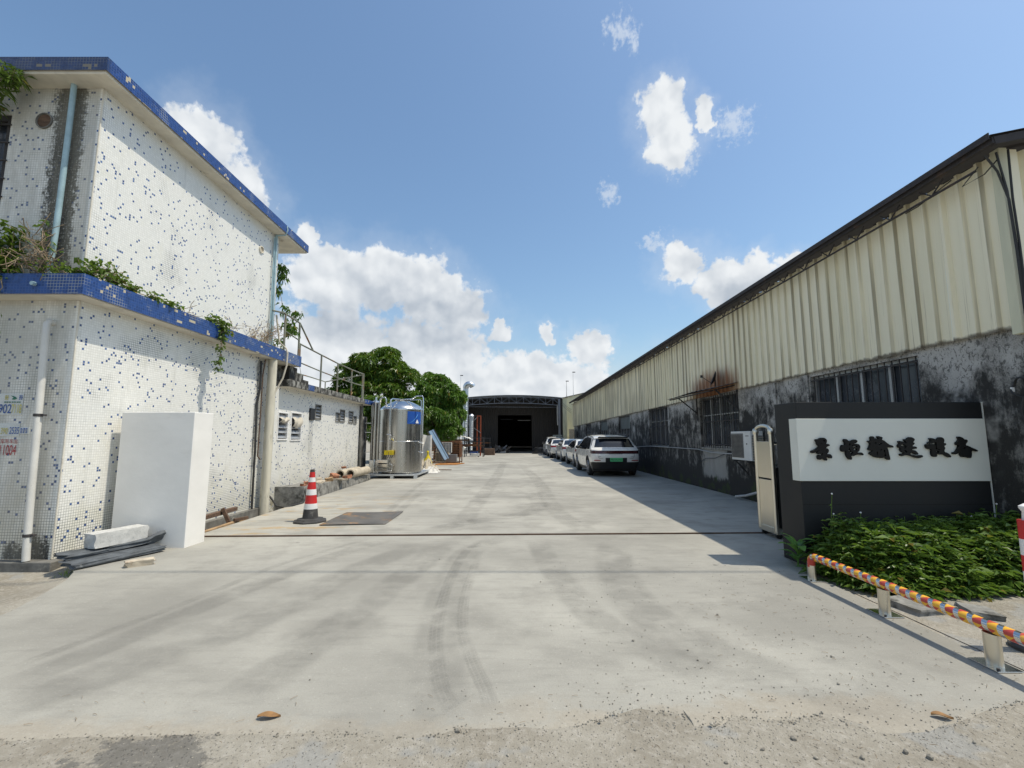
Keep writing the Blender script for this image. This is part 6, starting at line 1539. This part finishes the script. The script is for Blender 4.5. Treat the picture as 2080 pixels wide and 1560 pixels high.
def tree(name, label, base, lumps, nros, leafL, mat, seed, group, trunk_r=.16):
    q = random.Random(seed)
    t = thing(name, label, 'tree', base, group=group)
    b = MB()
    clumps = []
    for l in lumps:
        c = Vector(l[:3])
        for i in range(int(9 + 6 * l[3])):
            v = rvec(q)
            if v.z < -.2: v.z *= -.6
            v.normalize(); k = q.uniform(.24, .46)
            clumps.append((c + Vector((v.x * l[3], v.y * l[4], v.z * l[5])) * q.uniform(.66, .92), v, k * l[3], k * l[4], k * l[5] * .8))
    tot = sum(c[2] * c[4] for c in clumps)
    inner = [(Vector(l[:3]), None, l[3] * .75, l[4] * .75, l[5] * .75) for l in lumps]
    for (c, out, rx_, ry_, rz_), k in [(c, int(nros * .86 * c[2] * c[4] / tot) + 3) for c in clumps] + [(c, int(nros * .14 / len(inner))) for c in inner]:
        for i in range(k):
            v = rvec(q)
            if out is not None and v.dot(out + Vector((0, 0, .4))) < -.25: v = -v
            p = c + Vector((v.x * rx_, v.y * ry_, v.z * rz_)) * (q.uniform(.75, 1.08))
            if p.z < .4: continue
            ax = (v + Vector((0, 0, .6)) + rvec(q) * .35).normalized()
            a = ax.orthogonal().normalized(); bb = ax.cross(a); ph = q.uniform(0, 6.28)
            m = q.randint(6, 9)
            for j in range(m):
                an = ph + 6.283 * j / m + q.uniform(-.25, .25)
                d = ax * q.uniform(.05, .5) + (a * math.cos(an) + bb * math.sin(an)) - Vector((0, 0, q.uniform(.15, .6)))
                L_ = leafL * q.uniform(.7, 1.2)
                leaf(b, p, d, Vector((0, 0, 1)) + rvec(q) * .3, L_, L_ * .27, q.uniform(.05, .3))
    me = bpy.data.meshes.new('crown'); me.from_pydata(b.v, [], b.f); me.update()
    part('crown', me, mat, t)
    b = MB(); x, y, z = base
    top = Vector(lumps[0][:3])
    b.tube([(x, y, 0), (x + .05, y, .8), (x * .6 + top.x * .4, y * .6 + top.y * .4, 1.9)], [trunk_r * 1.25, trunk_r, trunk_r * .8], 10)
    fork = Vector((x * .6 + top.x * .4, y * .6 + top.y * .4, 1.85))
    for l in lumps:
        c = Vector(l[:3]); mid = fork.lerp(c, .5) + Vector((q.uniform(-.2, .2), q.uniform(-.2, .2), .15))
        b.tube([tuple(fork), tuple(mid), tuple(c)], [trunk_r * .6, trunk_r * .38, trunk_r * .12], 7)
        for s in range(4):
            e = c + Vector((rvec(q).x * l[3], rvec(q).y * l[4], abs(rvec(q).z) * l[5])) * .7
            b.tube([tuple(mid.lerp(c, .6)), tuple(e)], [trunk_r * .16, trunk_r * .05], 5)
    part('trunk', b, M['bark'], t, smooth=60)
    return t
tree('mango_tree', 'broad dark mango tree rising behind the annex and the steel tank', (-8.6, 29.2, 0),
     [(-8.5, 29, 5.75, 1.7, 1.7, 1.45), (-7.05, 28.6, 4.9, 1.35, 1.5, 1.3), (-9.9, 29, 4.9, 1.5, 1.6, 1.25), (-8.6, 28.2, 3.6, 2.1, 1.8, 1.5), (-6.7, 28.2, 3.1, 1.4, 1.5, 1.4), (-10.7, 28.6, 3.2, 1.5, 1.6, 1.5), (-7.6, 27.8, 1.9, 1.6, 1.4, 1.2)], 5600, .30, M['leaf_tree'], 3, 'trees behind the tank')
tree('mango_tree', 'lighter green mango tree beside the ducts, right of the darker tree', (-5.4, 32.8, 0),
     [(-5.65, 33, 5.05, 1.25, 1.25, 1.15), (-4.75, 32.6, 4.15, 1.15, 1.25, 1.3), (-4.45, 32.4, 2.9, .95, 1.1, 1.25), (-6.3, 32.5, 3.9, 1.3, 1.4, 1.4), (-5.5, 31.9, 2.7, 1.4, 1.2, 1.3), (-4.6, 32.2, 1.9, .9, 1.0, .9)], 4600, .32, M['leaf_young'], 8, 'trees behind the tank')
tree('mango_tree', 'shaded tree in the gap between the annex wall and the steel tank', (-6.6, 22.6, 0),
     [(-6.7, 22.6, 2.7, 1.0, 1.1, .8), (-6.3, 22.3, 1.7, .9, 1.0, .9), (-7.5, 22.8, 2.2, 1.0, 1.1, 1.0)], 1100, .24, M['leaf_tree'], 5, 'trees behind the tank', .1)

def foliage_mass(name, label, cat, pts, per, L_, W_, mat, seed, spread, stems=True, droop=.3, twigs=None, group=None):
    """a creeper: runs through pts (x,y,z,radius,count)"""
    q = random.Random(seed); b = MB(); sb = MB(); prev = None
    for (x, y, z, r, n_) in pts:
        c = Vector((x, y, z))
        if prev is not None and stems:
            mid = prev.lerp(c, .5) + rvec(q) * .05
            sb.tube([tuple(prev), tuple(mid), tuple(c)], .006, 5)
        prev = c
        for i in range(n_):
            p = c + rvec(q) * r * q.random() ** .5
            if stems and i % 5 == 0: sb.tube([tuple(c), tuple(c.lerp(p, .5) + rvec(q) * .04), tuple(p)], .0035, 4)
            for k in range(per):
                d = rvec(q); d.z = d.z * .5 - .2
                l = L_ * q.uniform(.6, 1.25)
                leaf(b, p + rvec(q) * .03, d, Vector((0, 0, 1)) + rvec(q) * .5, l, l * W_, droop)
    t = thing(name, label, cat, pts[0][:3], group=group)
    if b.v: part('leaves', mesh(b, None, False), mat, t)
    if sb.v: part('stems', sb, M['twig'], t, smooth=60)
    if twigs:
        tw = MB()
        for (x, y, z, r, n_) in twigs:
            for i in range(n_):
                p = Vector((x, y, z)) + rvec(q) * r * q.random(); e = p + rvec(q) * q.uniform(.08, .30) + Vector((0, 0, q.uniform(-.1, .1)))
                tw.tube([tuple(p), tuple(p.lerp(e, .5) + rvec(q) * .04), tuple(e)], q.uniform(.0025, .006), 4)
        part('dry_twigs', tw, M['twig'], t, smooth=60)
    return t
foliage_mass('creeper', 'leafy green creeper massed on the ledge at the left edge', 'plant', [(-7.1, 5.68, 3.75, .24, 60), (-6.85, 5.66, 3.85, .26, 80), (-6.65, 5.66, 4.0, .24, 70), (-6.6, 5.62, 3.7, .22, 60), (-6.45, 5.66, 3.75, .15, 25), (-6.45, 5.66, 4.15, .12, 14)], 3, .085, .75, M['leaf_vine'], 1, .3)
foliage_mass('dry_creeper', 'withered tangle of twigs and leaves around the blue downpipe foot', 'plant', [(-6.2, 5.66, 3.65, .14, 14), (-6.05, 5.66, 3.95, .16, 12), (-6.1, 5.68, 4.2, .12, 10), (-5.9, 5.64, 3.68, .14, 18)], 2, .07, .6, M['leaf_vine'], 2, .3, True, .3, [(-6.2, 5.64, 3.75, .22, 50), (-6.08, 5.66, 4.0, .2, 36), (-5.92, 5.64, 3.75, .2, 36)])
foliage_mass('creeper', 'green creeper trailing along the right-hand blue ledge from the corner', 'plant', [(-5.62, 5.72, 3.68, .14, 34), (-5.55, 5.95, 3.74, .16, 50), (-5.54, 6.2, 3.70, .13, 40), (-5.50, 6.45, 3.66, .10, 26), (-5.47, 6.75, 3.62, .09, 26), (-5.45, 7.05, 3.60, .09, 24), (-5.46, 7.3, 3.60, .06, 8)], 3, .07, .75, M['leaf_vine'], 3, .3, True, .3, [(-5.55, 6.1, 3.72, .18, 18), (-5.5, 7.5, 3.58, .14, 14)])
foliage_mass('hanging_creeper', 'small creeper hanging down over the middle of the blue ledge', 'plant', [(-5.45, 8.1, 3.62, .12, 30), (-5.39, 8.3, 3.58, .14, 46), (-5.35, 8.35, 3.45, .10, 26), (-5.36, 8.3, 3.3, .07, 14), (-5.35, 8.28, 3.12, .06, 8), (-5.36, 8.32, 2.98, .05, 7), (-5.36, 8.25, 2.85, .05, 7), (-5.36, 8.28, 2.74, .04, 5)], 3, .065, .8, M['leaf_vine'], 4, .3, True, .3, [(-5.45, 8.7, 3.62, .16, 16)])
foliage_mass('dry_creeper', 'dead grey twigs gathered at the far end of the blue ledge', 'plant', [(-5.5, 9.9, 3.62, .10, 6), (-5.45, 10.6, 3.62, .08, 8)], 2, .06, .6, M['leaf_vine'], 5, .3, True, .3, [(-5.55, 9.7, 3.66, .24, 50), (-5.55, 10.15, 3.72, .26, 70), (-5.58, 10.4, 3.95, .2, 40)])
foliage_mass('roof_bush', 'wispy green bush growing under the roof corner at top left', 'plant', [(-6.6, 5.50, 6.22, .16, 40), (-6.8, 5.50, 6.15, .2, 60), (-7.05, 5.55, 6.05, .22, 60), (-6.95, 5.6, 5.95, .16, 30)], 4, .12, .22, M['leaf_vine'], 6, .3)
foliage_mass('wall_shrub', 'leafy shrub growing out behind the far corner of the upper storey', 'plant', [(-5.95, 11.4, 5.85, .16, 26), (-5.9, 11.3, 5.55, .15, 24), (-5.95, 11.3, 5.25, .12, 18), (-5.8, 11.3, 4.75, .16, 12), (-5.55, 11.5, 4.65, .14, 16), (-5.7, 11.4, 4.35, .18, 30), (-5.55, 11.3, 4.15, .16, 26), (-5.8, 11.2, 3.9, .12, 14)], 3, .10, .45, M['leaf_young'], 7, .3, True, .8)
foliage_mass('trailing_vine', 'thin vine strand trailing down the front of the blue ledge', 'plant', [(-6.42, 5.55, 3.5, .05, 5), (-6.42, 5.54, 3.3, .04, 4), (-6.45, 5.55, 3.05, .06, 4), (-6.46, 5.56, 2.8, .08, 8)], 2, .06, .7, M['leaf_vine'], 9, .3)

# weeds before the sign
q = random.Random(77); b = MB(); sb = MB()
def wh(x, y):
    h = .50 + .12 * mnoise.noise(Vector((x * 1.7, y * 1.7, 3))) + .05 * mnoise.noise(Vector((x * 5, y * 5, 1)))
    h *= sstep(3.30, 3.75, x + .12 * mnoise.noise(Vector((0, y * 3, 0)))) * sstep(4.46, 4.9, y + .22 * mnoise.noise(Vector((x * 2.2, 0, 5)))) * (.62 + .38 * sstep(4.6, 5.4, y))
    return h
cnt = 0
while cnt < 1900:
    x, y = q.uniform(3.32, 5.72), q.uniform(4.25, 5.55)
    h = wh(x, y) * q.uniform(.6, 1.28)
    if h < .05: continue
    cnt += 1
    lean = Vector((q.uniform(-.25, .25), q.uniform(-.35, .15), 1)).normalized()
    base = Vector((x, y, -.01)); tip = base + lean * h
    if cnt % 3 == 0: sb.tube([tuple(base), tuple(tip)], .0028, 4)
    for k in range(6):
        f = 1 - .75 * q.random() ** 1.6
        p = base.lerp(tip, f); an = q.uniform(0, 6.28)
        d = Vector((math.cos(an), math.sin(an), q.uniform(-.15, .5)))
        L_ = q.uniform(.05, .10) * (1.5 if cnt % 4 == 0 else 1.0); pt = p + d.normalized() * L_ * .5
        s = d.cross(Vector((0, 0, 1))).normalized()
        leaf(b, pt, d, Vector((0, 0, 1)) + rvec(q) * .4, L_, L_ * .42, q.uniform(.1, .4))
        for sg in (-1, 1): leaf(b, pt, d * .35 + s * sg * .8 + Vector((0, 0, .1)), Vector((0, 0, 1)) + rvec(q) * .4, L_ * .75, L_ * .34, q.uniform(.1, .4))
for k in range(420):
    x, y = q.uniform(3.35, 5.72), q.uniform(4.4, 5.55); h = wh(x, y)
    if h < .12: continue
    p = Vector((x, y, h * q.uniform(.8, 1.1)))
    for j in range(5):
        an = q.uniform(0, 6.28); leaf(b, p + Vector((0, 0, -.03 * j)), Vector((math.cos(an), math.sin(an), q.uniform(.1, 1.2))), Vector((0, 0, 1)) + rvec(q) * .3, q.uniform(.08, .17), q.uniform(.018, .035), q.uniform(.0, .3))
o = part('weed_bed', mesh(b, None, False), M['leaf_weed'], None); tag(o, 'dense bed of leafy green weeds below the company sign', 'weeds', kind='stuff')
part('stems', sb, M['leaf_weed'], o)
# taller flowering stalks
for i, (x, y, h) in enumerate(((3.59, 5.35, .86), (3.66, 5.45, .62), (5.2, 5.4, .60), (4.45, 5.42, .60), (5.5, 5.4, .74), (3.95, 5.42, .64))):
    t = thing('flower_stalk', ['thin white-flowered stalk at the left end of the sign front', 'short white-flowered stalk just right of the tallest stalk', 'pale flower stalk in front of the sign toward its right end', 'leafy stalk without flower before the middle of the sign', 'tall wispy stalk near the right edge of the sign', 'small leafy stalk under the first sign characters'][i], 'plant', (x, y, 0), group='stalks rising above the weeds')
    part('stem', MB().tube([(x, y, 0), (x + .02, y - .02, h * .6), (x + .05, y - .03, h)], .0035, 5), M['leaf_weed'], t)
    fb = MB()
    for k in range(8): leaf(fb, Vector((x + .03, y - .025, h * q.uniform(.35, .9))), rvec(q), Vector((0, 0, 1)), .05, .02)
    part('leaves', mesh(fb, None, False), M['leaf_weed'], t)
    if i != 3: part('flower', MB().ico((x + .05, y - .03, h + .006), .011, 1), M['refl'], t)
# broad-leaved plant at the left end: every leaf a part
BP = thing('broad_leaved_plant', 'young plant with large glossy leaves at the left end of the weed bed', 'plant', (3.38, 5.62, 0))
part('stem', MB().tube([(3.38, 5.62, 0), (3.38, 5.60, .14), (3.36, 5.58, .26)], [.010, .008, .005], 6), M['leaf_plant'], BP)
lm = MB(); lm.grid(lambda u, v: ((v - .5) * .42 * math.sin(math.pi * (u * .96 + .02)) ** .8, u, .12 * math.sin(u * 2.6) - .16 * u * u + .10 * abs(v - .5) * math.sin(math.pi * u)), 8, 4)
lme = mesh(lm, 60, False, 'leaf'); lme.materials.append(M['leaf_plant'])
q = random.Random(9)
for k in range(13):
    o = bpy.data.objects.new('leaf', lme); COL.objects.link(o); o.parent = BP
    z = .05 + .22 * (k / 12); an = k * 2.4 + q.uniform(-.3, .3); L_ = q.uniform(.20, .30)
    o.location = (-.02 * k / 12, -.04 * k / 12, z); o.rotation_euler = (R(q.uniform(5, 45)), 0, an); o.scale = (L_, L_, L_)
# a tuft of grass by the plinth
gt = MB(); q = random.Random(3)
for k in range(30):
    p = Vector((-5.02 + q.uniform(-.12, .12), 5.42 + q.uniform(-.08, .08), -.07)); leaf(gt, p, Vector((q.uniform(-.6, .6), q.uniform(-.6, .6), 1)), Vector((0, 1, 0)), q.uniform(.05, .13), .006, .2)
tag(part('grass_tuft', mesh(gt, None, False), M['leaf_weed'], None), 'small grass tuft at the plinth corner', 'grass', kind='stuff')

# ------------------------------------------------------------------ loose grit on the ground
q = random.Random(5); b = MB(); tw = MB()
ic = MB().ico((0, 0, 0), 1, 1)
def stone(x, y, z, s):
    sc = (q.uniform(.7, 1.3), q.uniform(.7, 1.3), q.uniform(.5, .9)); a = q.uniform(0, 6.28); ca, sa = math.cos(a), math.sin(a)
    b.add([(x + s * (ca * v[0] * sc[0] - sa * v[1] * sc[1]), y + s * (sa * v[0] * sc[0] + ca * v[1] * sc[1]), z + s * v[2] * sc[2]) for v in ic.v], ic.f)
for k in range(2400):
    r = q.random()
    if r < .62: x, y = q.uniform(-2.8, 3.4), q.uniform(2.2, 2.62); z = -.011; s = q.uniform(.0015, .0045)
    elif r < .80: x, y = q.gauss(1.3, .9), 2.45 + abs(q.gauss(0, .35)); z = 0.0; s = q.uniform(.0015, .005)
    else: x, y = q.uniform(.3, 3.2), 2.6 + 3.2 * q.random() ** 1.6; z = 0.0; s = q.uniform(.0015, .0055)
    if y < 2.57: z = -.011
    stone(x, y, z + s * .3, s)
for k in range(900):
    i = q.randrange(len(fine)); x, y = fine[i]; s = q.uniform(.0015, .006)
    stone(x + q.uniform(-.03, .03), y - .02 + q.gauss(0, .025), -.008 + s * .3, s)
for (x, y, s) in ((-.28, 2.56, .016), (.47, 2.63, .010), (1.05, 2.60, .012), (1.42, 2.50, .014), (1.22, 2.42, .010), (1.9, 2.40, .016), (1.98, 2.36, .020), (1.66, 2.36, .014), (1.44, 2.36, .012), (1.0, 2.33, .009), (.6, 2.42, .008), (2.3, 2.47, .011), (-.02, 2.38, .009), (.9, 3.6, .012), (1.25, 3.45, .010), (1.26, 3.3, .010), (-1.26, 3.05, .008), (-1.4, 3.4, .007), (2.2, 3.35, .010), (2.0, 3.0, .010), (1.75, 4.1, .011), (.3, 5.0, .008), (-.9, 5.9, .009)):
    stone(x, y, (-.011 if y < 2.57 else 0) + s * .4, s)
tag(part('gravel', mesh(b, None, False), M['grit'], None), 'loose grit and small stones scattered over the ground', 'gravel', kind='stuff')
for k in range(260):
    x, y = (q.uniform(1.4, 3.3), q.uniform(2.3, 4.6)) if k % 3 else (q.uniform(-2.6, 2.6), q.uniform(2.2, 2.9))
    z = .004 if y > 2.57 else -.012
    a = q.uniform(0, 6.28); l = q.uniform(.01, .05); tw.tube([(x, y, z), (x + l * .5 * math.cos(a) + .004, y + l * .5 * math.sin(a), z + .003), (x + l * math.cos(a), y + l * math.sin(a), z)], q.uniform(.0006, .0014), 4)
tag(part('twig_litter', tw, M['twig'], None), 'tiny twigs and straws littering the gritty ground', 'litter', kind='stuff')
for o in bpy.data.objects:
    if o.get('kind') in ('structure',): 
        for k in ('category',):
            if k in o: del o[k]
